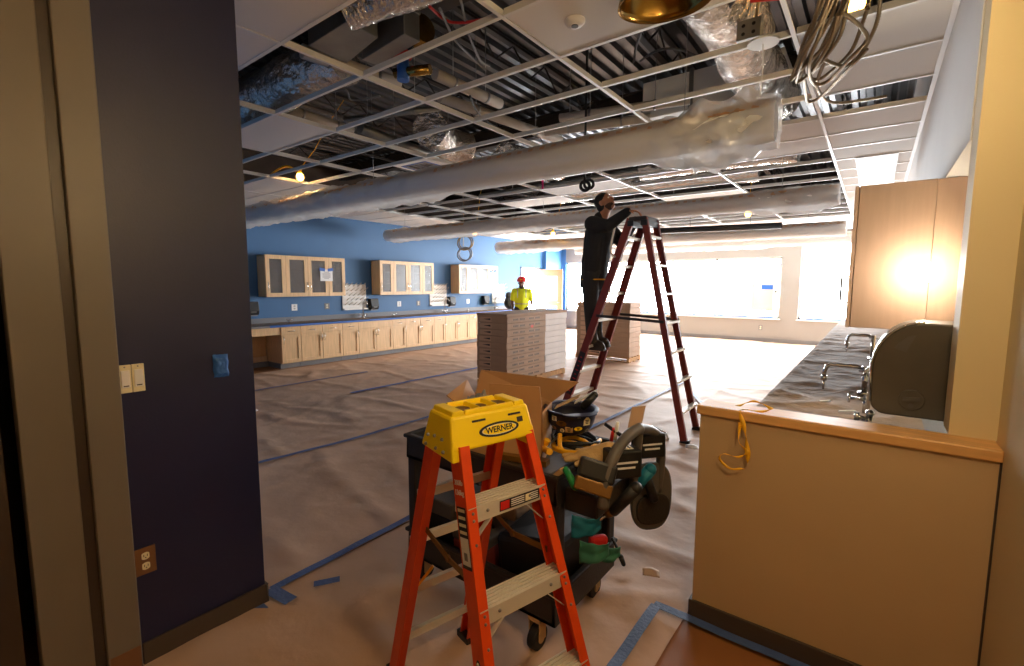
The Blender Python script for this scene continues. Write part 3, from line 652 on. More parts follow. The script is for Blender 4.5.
# bulb lamp in front of the cabinet end
def bulb(p, label, power, r=.032, group=None, cord_to=None, mn='lens', col=(1, .62, .28), lr=None):
    p = Vector(p); t = thing('light_bulb', label, 'light', p, group)
    MB().ell(p, (r, r, r*1.15), 16, 10).build('bulb', mn, t)
    MB().cyl(p+Vector((0, 0, r*.95)), p+Vector((0, 0, r+.06)), r*.5, r*.6).build('socket', 'yellow', t)
    if cord_to is not None:
        q = Vector(cord_to); s = p+Vector((0, 0, r+.055)); MB().tube([s, s+(q-s)*.3+Vector((0, .02, -.02)), s+(q-s)*.7+Vector((0, -.02, -.03)), q], .006, 6).build('cord', 'yellow_cord', t)
    mb = MB()
    for k in range(4):
        an = k*math.pi/2+.4; d = Vector((math.cos(an), math.sin(an), 0)); s = p+Vector((0, 0, r+.03))
        mb.tube([s+d*r*.5, p+d*r*1.5+Vector((0, 0, r*.4)), p+d*r*1.5-Vector((0, 0, r*.6)), p-Vector((0, 0, r*1.7))], .0018, 5)
    mb.tube([p+Vector((r*1.5*math.cos(k*.5236), r*1.5*math.sin(k*.5236), 0)) for k in range(12)], .0018, 5, closed=True)
    mb.build('wire_cage', 'steel', t)
    if power: 
        l = lamp(p, power, col, lr or r*1.05); l.parent = t; l.location = (0, 0, 0)
    return t
def bulb_at_panel():
    p = Vector((.185, 3.2, 1.69)); t = thing('light_bulb', 'glaring white bulb fixed to end of the right cabinet', 'light', p)
    MB().ell(p, (.055, .06, .055), 18, 12).build('bulb', 'lens_white', t); MB().cyl(p+Vector((0, .05, 0)), (p.x, 3.3, p.z), .026, .034).build('socket', 'white', t)
    l = lamp(p, 46, (1, .93, .82), .06); l.parent = t; l.location = (0, 0, 0)
bulb_at_panel()
GB = 'bare string light bulbs in the open ceiling'
bulb(atz(300, 177, 3.1), 'glowing bulb in open ceiling above nearest glass cabinet', 220, .05, GB, cord_to=(lambda v: (v.x+.5, v.y+.4, 4.14))(atz(300, 177, 3.1)))
bulb(atz(856, 4, 3.32), 'glowing bulb above the coiled metal cables near right wall', 190, .05, GB, cord_to=(lambda v: (v.x+.0, v.y+.4, 4.14))(atz(856, 4, 3.32)))
bulb(atz(748, 214, 2.9), 'glowing bulb just right of the tall ladder above third wrapped tube', 60, .05, GB, cord_to=(lambda v: (v.x+.0, v.y+.3, 4.14))(atz(748, 214, 2.9)))
bulb(atz(475, 233, 2.85), 'glowing bulb on the second wrapped tube above farthest wall cabinet', 60, .05, GB, cord_to=(lambda v: (v.x+.0, v.y+.3, 4.14))(atz(475, 233, 2.85)))
bulb(atz(553, 234, 2.9), 'glowing bulb left of the climbing worker near third wrapped tube', 45, .05, GB, cord_to=(lambda v: (v.x+.2, v.y+.3, 4.14))(atz(553, 234, 2.9)))
bulb(atz(372, 14, 3.78), 'bulb in the ceiling void above the grey metal air box', 90, .05, GB, cord_to=(lambda v: (v.x, v.y+.2, 4.14))(atz(372, 14, 3.78)))
bulb(atz(286, 136, 3.85), 'unseen bulb added in the ceiling void over the white tile nearest navy wall', 110, .05, GB, cord_to=(lambda v: (v.x, v.y+.2, 4.14))(atz(286, 136, 3.85)))  # added out of sight behind the tile to warm the void
bulb(CORRIDOR_LAMP, 'caged work bulb hanging in the entry beside right wall', 0, .04, cord_to=(.2, .8, 3.04))
bulb((.14, 1.72, 2.66), 'caged work bulb hanging from ceiling in front of the wing wall', 0, .04, cord_to=(.14, 1.74, 4.14))
bulb((-1.1, -1.3, 2.75), 'unseen work bulb added behind the camera as fill, farther back in the entry', 0, .04, cord_to=(-1.1, -1.3, 3.04))  # body for the added fill lamp, out of view

# ------------------------------------------------------------------ wrapped pendant tubes
def pendant(Y, z, x0, x1, label, r=.14, loose=(), s=0):
    t = thing('wrapped_tube', label, 'wrapped tube', ((x0+x1)/2, Y, z), 'long tubes wrapped in clear plastic below ceiling')
    MB().cyl((x0, Y, z), (x1, Y, z), r*.86, n=24).build('tube', 'white', t)
    mb = MB(); mb.grid(lambda u, v: (x0+.02+(x1-x0-.04)*u, Y+r*.93*math.cos(R_(70+82*v)), z+r*.93*math.sin(R_(70+82*v))), 40, 8); x = x0+.1
    while x < x1: mb.obox((x, Y+r*.965*math.cos(R_(146)), z+r*.965*math.sin(R_(146))), (.022, 0, 0), (0, .5*r*.12, r*.12), (0, -.003, .0015), 1); x += .12
    mb.build('top_strip', ['cardboard', 'carton'], t, solid=.006)
    L = x1-x0; n = int(L/.05); k = 28
    def fn(u, v):
        x = x0-.02+(L+.04)*u; a = 2*math.pi*v; w = .02
        for (a0, a1, am) in loose:
            q = min(1, max(0, min((x-a0)/.25, (a1-x)/.25))); w = max(w, am*q)
        rr = r*(1+w*.5*(nz(x*5, math.cos(a)*2, math.sin(a)*2+s)+.8*abs(nz(x*13, math.cos(a)*3+s, math.sin(a)*3))+.35*nz(x*24, math.cos(a)*6, math.sin(a)*6+s)))
        dz = -max(0, -math.sin(a))**3*min(w, .7)*.07*(1+nz(x*2.3, s, 0)+.5*nz(x*9, s, 2))
        return (x, Y+rr*math.cos(a), z+rr*math.sin(a)+dz)
    MB().grid(fn, n, k).build('plastic_wrap', 'plastic', t, recalc=False)
    for xx in (x0+.6, (x0+x1)/2, x1-.6):
        MB().cyl((xx, Y, z+r*.8), (xx, Y, 3.9), .003, n=5).build('hanger_wire', 'steel', t)
pendant(3.66, 2.71, -9.2, -.6, 'nearest long tube in clear plastic hanging across the whole room', .15, ((-9.1, -3.6, .5), (-1.45, -.5, 1.7)), 1)
pendant(7.0, 2.71, -8.9, -.42, 'second long plastic wrapped tube, behind head of climbing worker', .125, ((-8.9, -4.5, .5), (-1.5, -.4, .7)), 5)
pendant(10.8, 2.68, -8.75, -.5, 'third long plastic wrapped tube, with tan strip, towards windows', .14, ((-8.9, -6.5, .6), (-5, -3, .3)), 9)
pendant(13.0, 2.68, -7.4, -.4, 'farthest plastic wrapped tube, just in front of the windows', .14, ((-7, -2, .4),), 13)
tag(MB().cyl(atz(657, 231, 2.74), atz(782, 225.5, 2.74), .06, n=14).cyl(atz(690, 229.5, 2.74), atz(690, 229.5, 2.74)+Vector((0, 0, 1.4)), .004, n=5).cyl(atz(750, 227, 2.74), atz(750, 227, 2.74)+Vector((0, 0, 1.4)), .004, n=5).build('dark_tube', 'ink'), 'dark navy tube lying along the ceiling right of tall ladder top', 'tube')

# ------------------------------------------------------------------ plenum
def wob(pts, n=12, s=0, am=.03):
    pts = [Vector(p) for p in pts]; out = []
    for i in range(len(pts)-1):
        p0, p1, p2, p3 = pts[max(i-1, 0)], pts[i], pts[i+1], pts[min(i+2, len(pts)-1)]
        for k in range(n):
            t = k/n; out.append(.5*((2*p1)+(p2-p0)*t+(2*p0-5*p1+4*p2-p3)*t*t+(3*p1-p0-3*p2+p3)*t**3))
    out.append(pts[-1]); return [p+Vector((nz(p.x*3, p.y*3, s), nz(p.y*3, p.x*3, s+5), nz(p.x*3, p.z*3, s+9)))*am for p in out]
def flexduct(pts, r, label, s=0):
    cl = wob(pts, 26, s, .02); n = 26; mb = MB(); vs = []; a = None
    for i, p in enumerate(cl):
        t = (cl[min(i+1, len(cl)-1)]-cl[max(i-1, 0)]).normalized(); a = t.orthogonal().normalized() if a is None else (a-t*a.dot(t)).normalized(); b = t.cross(a)
        for k in range(n):
            an = 2*math.pi*k/n; rr = r*(1+.07*nz(i*.5, math.cos(an)*2+s, math.sin(an)*2)+.05*nz(i*1.7, math.cos(an)*5, math.sin(an)*5+s)); vs.append(p+(a*math.cos(an)+b*math.sin(an))*rr)
    N = len(cl); mb.add(vs, [(i*n+k, i*n+(k+1) % n, (i+1)*n+(k+1) % n, (i+1)*n+k) for i in range(N-1) for k in range(n)], 0, True)
    mb.add(vs[:n], [tuple(range(n-1, -1, -1))]); mb.add(vs[-n:], [tuple(range(n))])
    return tag(mb.build('flexible_duct', 'foil', recalc=False), label, 'duct')
flexduct([atz(680, -50, 3.5), atz(728, 12, 3.5), atz(752, 66, 3.5), atz(776, 100, 3.5)], .22, 'fat crinkled foil duct above the ceiling grid beside dome light')
flexduct([atz(228, 118, 3.3), atz(262, 98, 3.42), atz(300, 76, 3.45), atz(345, 58, 3.5)], .2, 'foil wrapped duct in ceiling at upper left by the navy wall')
flexduct([atz(345, 10, 3.5), atz(375, 0, 3.55), atz(420, -14, 3.6), atz(470, -40, 3.6)], .12, 'crinkled foil duct above the grey metal box in ceiling')
flexduct([atz(430, 128, 3.4), atz(445, 143, 3.42), atz(468, 150, 3.4)], .2, 'bunched foil duct above ceiling beside the blue taped diffuser')
flexduct([atz(505, 152, 3.4), atz(530, 160, 3.5), atz(560, 172, 3.5)], .14, 'short foil duct above the near wrapped tube, middle of ceiling')
flexduct([atz(640, 172, 3.3), atz(720, 160, 3.35), atz(800, 152, 3.3)], .13, 'long silvery duct above ceiling between first and second wrapped tubes')
flexduct([atz(560, 195, 3.3), atz(640, 183, 3.3), atz(760, 170, 3.3)], .16, 'bright silvery duct above the climbing worker')
def airbox(label, polyg, z0, z1, neck=None):
    pts = [atz(x, y, z0) for x, y in polyg]; c = sum(pts, Vector())/len(pts); t = thing('air_box', label, 'duct', tuple(c))
    MB().prism(pts, (0, 0, z1-z0)).build('box_body', 'galv', t, bevel=.006)
    MB().prism([c+(p-c)*1.03+Vector((0, 0, (z1-z0)*.5)) for p in pts], (0, 0, .02)).build('seam_band', 'galv', t)
    if neck: n0, n1 = neck; MB().cyl(atz(*n0, z0+.15), atz(*n1, z0+.15), .1, n=18).build('duct_collar', 'brass', t)
    for p in pts[:4:3]: MB().cyl(c.lerp(p, .8)+Vector((0, 0, z1-z0)), (c.lerp(p, .8).x, c.lerp(p, .8).y, 4.14), .005, n=5).build('hanger_rod', 'steel', t)
airbox('left grey sheet metal air box above the ceiling at upper left', ((308, 46), (346, 22), (378, 38), (346, 64)), 3.42, 3.74, ((345, 18), (352, 4)))
airbox('right grey sheet metal air box above the ceiling at upper left', ((362, 60), (404, 34), (420, 42), (378, 66)), 3.42, 3.8, ((410, 38), (424, 28)))
t = thing('air_box', 'pale sheet metal duct above the ceiling over the second wrapped tube', 'duct', (-1.3, 5.0, 3.5))
p_ = atz(790, 92, 3.42); MB().box(p_.x-1.4, p_.y-.1, 3.42, p_.x-.05, p_.y+.5, 3.8).build('box_body', 'white', t, bevel=.006); MB().box(p_.x-.9, p_.y-.12, 3.4, p_.x-.86, p_.y+.52, 3.82).build('seam_band', 'galv', t)
PIPES = [((302, 51), (399, 84), .055, 'pipe_white', 'white insulated pipe above the ceiling left of red valve'), ((435, 74), (500, 104), .05, 'pipe_white', 'white insulated pipe above ceiling right of the red valve'), ((440, 97), (560, 140), .05, 'pipe_white', 'white insulated pipe behind the red valve running back'), ((283, 108), (352, 130), .05, 'pipe_white', 'white pipe above the ceiling tile nearest the navy wall'),
         ((560, 118), (690, 100), .045, 'pipe_white', 'pale pipe crossing above ceiling in the middle, upper of two'), ((545, 132), (650, 118), .05, 'pipe_white', 'pale pipe crossing above ceiling in the middle, lower of two'), ((360, 128), (470, 170), .06, 'galv', 'steel pipe above ceiling next to the taped diffuser'), ((700, 4), (830, -6), .014, 'red', 'thin red pipe above ceiling near the coiled cables, lower'), ((706, -6), (830, -18), .014, 'red', 'thin red pipe above the ceiling near coiled cables, upper'),
         ((345, 120), (440, 108), .03, 'galv', 'thin steel pipe above the ceiling behind the grey box'), ((640, 207), (800, 187), .04, 'galv', 'steel pipe above ceiling beyond the second wrapped tube'), ((480, 196), (640, 170), .04, 'galv', 'steel pipe above the ceiling left of climbing worker'), ((400, 190), (560, 176), .05, 'galv', 'steel pipe above the ceiling over the middle glass cabinet')]
for (a, b, r, mn, lb) in PIPES:
    A, B = atz(*a, 3.42), atz(*b, 3.42); t = thing('ceiling_pipe', lb, 'pipe', tuple(A))
    MB().cyl(A, B, r, n=14).build('pipe', mn, t)
    for q in (.25, .75): c = A.lerp(B, q); MB().cyl(c-(B-A).normalized()*.012, c+(B-A).normalized()*.012, r*1.12, n=14).cyl(c, (c.x, c.y, 4.14), .005, n=5).build('pipe_hanger', 'steel', t)
t = thing('valve', 'red and blue valve on white pipes above ceiling at upper left', 'valve', tuple(atz(403, 68, 3.4)))
c = atz(403, 68, 3.4); MB().cyl(c-Vector((0, 0, .1)), c+Vector((0, 0, .08)), .05).cyl(c, (c.x, c.y, 4.14), .006).build('valve_body', 'tape', t); MB().cyl(c+Vector((0, 0, .08)), c+Vector((0, 0, .12)), .075).build('valve_wheel', 'red', t); MB().cyl(c+Vector((-.08, -.02, -.03)), c+Vector((.22, .1, -.03)), .04).build('fitting', 'brass', t)
RW = random.Random(11)
WL = [((440, 8), (455, 40), (475, 60), (486, 70), 'grey cable sagging above the ceiling at upper left, left loop'), ((460, 0), (468, 30), (478, 58), (490, 66), 'grey cable sagging above ceiling at upper left, right loop'), ((430, 6), (450, 22), (480, 20), (498, 12), 'thin red cable looping above the ceiling at upper left'), ((612, 30), (640, 26), (636, 48), (634, 62), 'black cable end hanging through grid beside dome light'), ((640, 62), (660, 50), (680, 50), (700, 58), 'black cable arching above ceiling under the foil duct'), ((470, 96), (480, 115), (500, 130), (515, 134), 'black cable above ceiling over the near wrapped tube'), ((320, 96), (345, 90), (352, 100), (380, 96), 'grey cable above ceiling behind grey box'), ((735, 0), (725, 12), (716, 22), (712, 30), 'black cable hanging from junction box near the foil duct')]
for a in WL:
    tag(MB().tube(wob([atz(*p, 3.3+.05*RW.random()) for p in a[:4]], 10, 2, .01), .009, 6).build('cable', 'red' if 'red' in a[4] else ('black' if 'black' in a[4] else 'grey')), a[4], 'cable')
t = thing('junction_box', 'square metal junction box above ceiling beside the foil duct', 'electrical box', tuple(atz(750, 32, 3.25)))
c = atz(750, 32, 3.25); MB().box(c.x-.07, c.y-.05, c.z-.06, c.x+.07, c.y+.05, c.z+.06); mb = MB().box(c.x-.07, c.y-.05, c.z-.06, c.x+.07, c.y+.05, c.z+.06); [mb.cyl((c.x+dx, c.y-.052, c.z+dz), (c.x+dx, c.y-.049, c.z+dz), .012, n=8, mi=1) for dx in (-.03, .03) for dz in (-.025, .025)]; mb.build('box_body', ['galv', 'ink'], t, bevel=.002); MB().tube([c+Vector((.03, 0, .06)), c+Vector((.05, 0, .3)), c+Vector((.12, .1, .7))], .011, 6).build('conduit', 'conduit', t)
c = atz(763, 44, ZC-.01); t = thing('sprinkler_plate', 'round white plate with wire hanging at ceiling grid near foil duct', 'plate', tuple(c))
MB().cyl(c, c+Vector((0, 0, .012)), .085, n=24).build('plate', 'white', t); MB().tube([c, c-Vector((-.005, 0, .12)), c-Vector((.0, 0, .3))], .004, 6).build('hanging_wire', 'white', t)
# metal-clad cables
def mc(pts, label, r=.011, am=.012, s=0):
    cl = wob(pts, 26, s, am); tot = 0; out = []; rr = []
    for i in range(len(cl)-1):
        n = max(1, int((cl[i+1]-cl[i]).length/.006))
        for k in range(n): out.append(cl[i].lerp(cl[i+1], k/n)); rr.append(r*(1 if len(rr) % 2 else .82))
    out.append(cl[-1]); rr.append(r)
    return tag(MB().tube(out, rr, 7).build('armoured_cable', 'conduit'), label, 'cable', 'armoured cables looped at the ceiling by the right wall')
def zc(q, z): return atz(q[0], q[1], z)
MCS = [([(845, -40), (828, 10), (806, 45), (792, 78), (800, 70), (830, 40), (838, 14)], 'outermost left loop of the armoured cable bundle'), ([(850, -40), (832, 15), (812, 50), (800, 78), (812, 72), (838, 38), (846, 0)], 'second armoured cable loop in from the left'), ([(840, -40), (822, 5), (805, 40), (798, 68), (806, 77), (826, 55), (842, 12)], 'armoured cable loop crossing others at bundle bottom left'), ([(855, -40), (840, 10), (818, 55), (810, 76), (824, 77), (850, 52), (868, 8)], 'armoured cable loop swinging right below the bulb'), ([(836, -40), (824, 20), (810, 60), (813, 82), (828, 80), (852, 56), (866, 40), (860, 28), (842, 12)], 'armoured cable loop with the tight right hand bend'), ([(832, -40), (815, 20), (804, 62), (806, 90), (808, 102), (822, 96), (850, 66), (866, 48)], 'lowest armoured cable loop below the bundle'), ([(880, -40), (878, 10), (868, 42), (856, 60), (842, 66), (822, 58)], 'right most armoured cable hanging against the white tiles'), ([(858, -30), (842, 20), (818, 78), (824, 98), (840, 104), (868, 101), (886, 97)], 'armoured cable whose cut end points right below bundle'), ([(862, -40), (846, 5), (826, 50), (808, 74), (796, 80), (802, 60), (822, 15), (838, -30)], 'innermost armoured cable loop of the bundle')]
for k, (q, lb) in enumerate(MCS): mc([zc(p, 2.84+.02*(k % 4)+.0022*max(0, 60-p[1])) for p in q], lb, s=k)
c = atz(628, 0, 2.9)
def loopc(cx, cy, rpx, z, label, mn='conduit'):
    pts = [atz(cx+rpx*math.cos(a*.2094), cy+rpx*.95*math.sin(a*.2094), z) for a in range(30)]
    mb = MB().tube(pts, .012, 6, closed=True).tube([p+Vector((.02, .01, .015)) for p in pts], .012, 6, closed=True); tag(mb.build('cable_coil', mn), label, 'cable')
def loopY(cx, cy, rpx, Y, label, mn):
    pts = [aty(cx+rpx*math.cos(a*.2094), cy+rpx*math.sin(a*.2094), Y) for a in range(30)]
    mb = MB().tube(pts, .018, 6, closed=True).tube([p+Vector((.03, .03, .02)) for p in pts], .016, 6, closed=True).tube([pts[22], pts[22]+Vector((0, 0, 1.5))], .012, 6); tag(mb.build('cable_coil', mn), label, 'cable')
loopY(464.5, 243, 7, 9.0, 'upper metal cable coil hanging before the blue wall', 'conduit'); loopY(464, 254.5, 6.5, 9.0, 'lower metal cable coil hanging before the blue wall', 'steel')
loopY(585, 186, 4.5, 4.6, 'black cable coil hanging above head of the climbing worker', 'black')
tag(MB().obox((atz(557, 182, 2.93).x, 4.994, 2.93), (.012, 0, 0), (0, .004, 0), (0, 0, .14)).build('ribbon', 'pink'), 'pink ribbon hanging from ceiling grid left of climbing worker', 'ribbon')
tag(MB().tube(wob([atz(264, 180, 3.12), atz(285, 166, 3.2), atz(297, 172, 3.14)], 8, 1, .005), .014, 6).build('tee_edge_gleam', 'yellow_cord'), 'yellow strand drawn for light gleaming on tee edges by the bulb above nearest glass cabinet', 'cord')  # solid yellow strand in place of light reflected on the tee edges
# dome light
c = atz(665, -2, 2.84); t = thing('dome_light', 'shiny brass dome light hanging at the top edge of view', 'light', tuple(c))
TM = Matrix.Rotation(R_(6), 4, 'X')
MB().lathe([(.03, .15), (.06, .145), (.12, .12), (.165, .07), (.19, .015), (.198, -.02), (.193, -.022), (.186, .012), (.16, .065), (.115, .112), (.05, .135), (.0, .138)], c, 40, M4=TM).build('shade', 'brass', t)
MB().cyl(c+Vector((0, 0, .14)), c+Vector((0, 0, .26)), .05, .04).build('lamp_housing', 'frame_dark', t); MB().cyl(c+Vector((0, 0, .26)), (c.x, c.y, 3.9), .006, n=6).build('cord', 'black', t); MB().ell(c+Vector((0, 0, .06)), (.04, .04, .06)).build('bulb', 'white', t)
# ------------------------------------------------------------------ pallets of cartons
def pallet(x0, y0, x1, y1, label):
    t = thing('pallet', label, 'pallet', ((x0+x1)/2, (y0+y1)/2, .02)); h = .02
    for k in range(3):
        y = y0+.05+(y1-y0-.1)*k/2; b = MB().box(x0, y-.045, h, x1, y+.045, h+.018).build('bottom_board', 'pallet', t)
    for k in range(3):
        x = x0+.03+(x1-x0-.06)*k/2; MB().box(x-.025, y0, h+.018, x+.025, y1, h+.09).build('stringer', 'pallet', t)
    n = max(4, int((y1-y0)/.15))
    for k in range(n):
        y = y0+(y1-y0)*(k+.5)/n; MB().box(x0, y-.045, h+.09, x1, y+.045, h+.108).build('deck_board', 'pallet', t)
def carton(p, sx, sy, h, mats, label, kind, rnd):
    t = thing('carton', label, 'box', p, 'flat ceiling tile cartons stacked on the pallets'); x, y, z = p
    jx, jy = rnd.uniform(-.006, .006), rnd.uniform(-.006, .006)
    fx, fy = x+sx/2+jx, y-sy/2+jy
    MB().box(x-sx*.42+jx, fy-.0015, z+h*.12, x-sx*.02+jx, fy, z+h*.82).build('end_label', mats[1], t)
    MB().prism([(x-sx*.3+jx, fy-.0025, z+h*.5), (x-sx*.05+jx, fy-.0025, z+h*.36), (x-sx*.05+jx, fy-.0025, z+h*.66)], (0, .001, 0)).build('end_mark', 'ink', t)
    mb = MB().box(x-sx/2+jx, y-sy/2+jy, z, x+sx/2+jx, y+sy/2+jy, z+h-.004)
    for k in range(2 if kind == 'brown' else 0):
        a = y-sy*.36+k*sy*.4+jy
        for q in range(9):
            if q == 4: continue
            mb.box(fx, a+q*sy*.033, z+h*.35, fx+.001, a+q*sy*.033+sy*.022, z+h*.62, 1)
    mb.build('box_body', [mats[0], 'ladder_dark'], t, bevel=.003)
    return t
rc = random.Random(5)
PX, PY = -4.36, 5.6
pallet(PX-.6, PY-.0, PX, PY+1.72, 'wooden pallet under the near stacks of cartons'); pallet(-5.17, 9.1, -3.91, 9.7, 'wooden pallet under the far stack of cartons behind tall ladder')
LV = ['top', 'second', 'third', 'fourth', 'fifth', 'sixth', 'seventh', 'eighth', 'ninth', 'bottom']
ch = .1
for k in range(10):
    z = .13+ch*(9-k); nm = (LV[k]+' carton' if k in (0, 9) else LV[k]+' carton from top')
    carton((PX-.3, PY+.525, z), .6, 1.045, ch, ('carton', 'carton_light'), 'brown tile carton, '+nm+' of the near stack facing the entry', 'brown', rc)
    carton((PX-.3, PY+1.39, z), .6, .68, ch, ('carton_white', 'carton_white'), 'pale tile carton, '+nm+' of the white stack behind near stack', 'pale', rc)  # window light on this stack is put into the white carton colour
tag(MB().box(PX-.605, PY-.006, .13+ch*10, PX+.006, PY+1.735, .13+ch*10+.04).build('cover_board', 'carton', bevel=.003), 'flat brown board lying on top of the near carton stacks', 'board')
o = MB().box(PX+.003, PY+.62, .9, PX+.0045, PY+.69, .97).build('sticker', 'orange'); tag(o, 'small orange sticker on side of the near brown carton stack', 'sticker')
h2 = (1.25-.13)/11
for k in range(11):
    z = .13+h2*(10-k); nm = ('top carton' if k == 0 else ('bottom carton' if k == 10 else ORD[k]+' carton from top'))
    t = carton((-4.54, 9.4, z), 1.235, .57, h2, ('carton', 'carton_light'), 'brown tile carton, '+nm+' of far stack behind the tall ladder', 'white', rc)

# ------------------------------------------------------------------ yellow-topped stepladder
e1 = Vector((.27, .963, 0)).normalized(); e2 = Vector((.963, -.27, 0)).normalized(); up = Vector((0, 0, 1))
FLt, FRt = Vector((-1.0, 1.048, 1.12)), Vector((-.93, 1.338, 1.12)); FLb, FRb = Vector((-.745, .957, 0)), Vector((-.615, 1.385, 0))
RLt, RRt = Vector((-1.20, 1.10, 1.12)), Vector((-1.12, 1.385, 1.12)); RLb, RRb = Vector((-1.50, 1.14, 0)), Vector((-1.40, 1.50, 0))
LO = (-1.06, 1.2, 0)
sl = thing('stepladder', 'orange fiberglass stepladder with yellow top standing in the foreground', 'stepladder', LO)
def rail(nm, pb, pt, side_in, od, tw=.07, fl=.03):
    return MB().chan(pb, pt, tw, fl, e2, side_in, .006).build(nm, 'orange', sl, bevel=.0015)
# front rails: web faces outward sideways, flanges turned inward
rl = rail('front_rail', FLb-e2*.035, FLb.lerp(FLt, .985)-e2*.035, e1, None); rr_ = rail('front_rail', FRb-e2*.035, FRb.lerp(FRt, .985)-e2*.035, -e1, None)
bl = rail('rear_rail', RLb+e2*.02, RLb.lerp(RLt, .965)+e2*.03, e1, None, .06, .03); br = rail('rear_rail', RRb+e2*.02, RRb.lerp(RRt, .965)+e2*.03, -e1, None, .06, .03)
for p, nm in ((FLb, 0), (FRb, 0), (RLb, 1), (RRb, 1)):
    q = p+(-e2*.035 if nm == 0 else e2*.02); MB().obox(q+up*.018+e1*(.016 if p in (FLb, RLb) else -.016), e2*.045, e1*.022, up*.018).build('foot', 'black', sl, bevel=.004)
def onrail(b, t, z): return b.lerp(t, z/1.12)
for z, sw in ((.922, .07), (.625, .072), (.325, .075)):
    a, b = onrail(FLb, FLt, z), onrail(FRb, FRt, z); d = (b-a).normalized(); dep = .082; ctr = (a+b)/2-e2*.04; hl = (b-a)/2
    st = MB(); st.obox(ctr+up*-.004, hl*.985, e2*.04, up*.003)
    for k in range(6): st.obox(ctr+e2*(-.036+.0144*k), hl*.98, e2*.0035, up*.0035)
    st.obox(ctr+e2*.039-up*.022, hl*.985, e2*.002, up*.026).obox(ctr-e2*.039-up*.015, hl*.985, e2*.002, up*.018)
    s_ = st.build('step', 'alu', sl); s_['_off'] = LO
    for q, n_ in ((a, d), (b, -d)): MB().bar(q+n_*.09-e2*.004-up*.045, q+n_*.012-e2*.006-up*.12, .018, .003, e2).build('step_brace', 'alu', sl)
    mb = MB()
    for q, n_ in ((a, 1), (b, -1)):
        for dz in (-.012, -.034, -.105): mb.ell(onrail(FLb if n_ == 1 else FRb, FLt if n_ == 1 else FRt, z+dz)+d*(n_*.017)+e2*.002, (.005, .005, .005), 8, 5)
        mb.ell(q+d*(n_*.075)+e2*.002-up*.018, (.006, .006, .006), 8, 5)
    mb.build('rivets', 'steel', sl)
    if z > .8:
        c = (a+b)/2+d*.045+e2*.0022-up*.021
        lb = MB().obox(c, d*.085, e2*.0006, up*.0175).build('step_label', 'ink', sl); lb['_off'] = LO
        MB().obox(c-d*.064+e2*.0008, d*.018, e2*.0004, up*.014).build('red_mark', 'red', lb); MB().obox(c+d*.035+e2*.0008, d*.012, e2*.0004, up*.012).build('pale_mark', 'plate', lb)
        mb = MB()
        for k in range(4): mb.obox(c-d*.01+e2*.0008+up*(.0105-.007*k), d*.028, e2*.0004, up*.0016).obox(c+d*.063+e2*.0008+up*(.0105-.007*k), d*.016, e2*.0004, up*.0016)
        mb.build('small_print', 'white', lb)
# rear cross bars and spreaders
for z in (.86, .66, .42, .18):
    a, b = onrail(RLb, RLt, z), onrail(RRb, RRt, z); MB().bar(a+e2*.0, b+e2*.0, .032, .02, up).build('rear_bar', 'alu', sl)
for (p, q, s_) in ((onrail(FLb, FLt, .68)-e2*.06, onrail(RLb, RLt, .74)+e2*.03, e1), (onrail(FRb, FRt, .68)-e2*.06, onrail(RRb, RRt, .74)+e2*.03, -e1)):
    mdl = (p+q)/2-up*.03+s_*.03; MB().bar(p+s_*.02, mdl, .022, .004, up).bar(mdl, q+s_*.02, .022, .004, up).cyl(mdl-s_*.006, mdl+s_*.006, .012).build('spreader', 'bronze', sl)
tag(MB().tube(wob([onrail(RLb, RLt, .5)+e1*.12, onrail(RLb, RLt, .36)+e1*.02, onrail(RLb, RLt, .2)+e1*.005, Vector((-1.44, 1.16, .02))], 8, 1, .004), .006, 6).build('tie_string', 'yellow_cord'), 'thin yellow cord hanging on rear leg of the orange stepladder', 'cord')
# yellow cap
cu, cv = e1, e2
def cappt(u, v, z): # u along width -1..1, v front positive -1..1
    c0 = Vector((-1.064, 1.213, 0))
    return Vector((c0.x, c0.y, 0))+cu*u+cv*v+up*z
TW, TD, BW, BD = .155, .064, .168, .104
cz = 1.2
def ringv(w, d, z): return [cappt(-w, -d, z), cappt(w, -d, z), cappt(w, d, z), cappt(-w, d, z)]
cap = MB(); lo = ringv(BW, BD, 1.092); hi = ringv(TW, TD+.008, cz); cap.hexa(lo+hi)
CO = cap.build('top_cap', 'yellow', sl, bevel=.01); CO['_off'] = LO
for q in (-1, 1):
    lo = [cappt(q*BW*.74, -BD-.004, 1.07), cappt(q*(BW+.003), -BD-.004, 1.07), cappt(q*(BW+.003), BD+.004, 1.062), cappt(q*BW*.80, BD+.004, 1.062)]
    hi = [cappt(q*BW*.80, -BD*.86, 1.13), cappt(q*(BW*.97), -BD*.86, 1.13), cappt(q*BW*.97, BD*.90, 1.13), cappt(q*BW*.84, BD*.90, 1.13)]
    MB().hexa(lo+hi).build('cap_skirt', 'yellow', CO, bevel=.006)
mb = MB()
for (u0, u1, v0, v1) in ((-.147, -.1, -.066, .066), (.1, .147, -.066, .066), (-.1, .1, .05, .068), (-.1, .1, -.068, -.05), (-.04, -.025, -.05, .05), (.03, .045, -.05, .05)):
    mb.hexa([cappt(u0, v0, cz-.002), cappt(u1, v0, cz-.002), cappt(u1, v1, cz-.002), cappt(u0, v1, cz-.002), cappt(u0+.004, v0+.004, cz+.014), cappt(u1-.004, v0+.004, cz+.014), cappt(u1-.004, v1-.004, cz+.014), cappt(u0+.004, v1-.004, cz+.014)])
mb.build('tool_tray_rim', 'yellow', CO, bevel=.004)
mb = MB()
for (u, v, r) in ((-.07, .0, .026), (.003, 0, .02), (.075, 0, .028)): mb.cyl(cappt(u, v, cz-.001), cappt(u, v, cz+.003), r, n=18)
mb.build('tool_holes', 'bronze', CO)
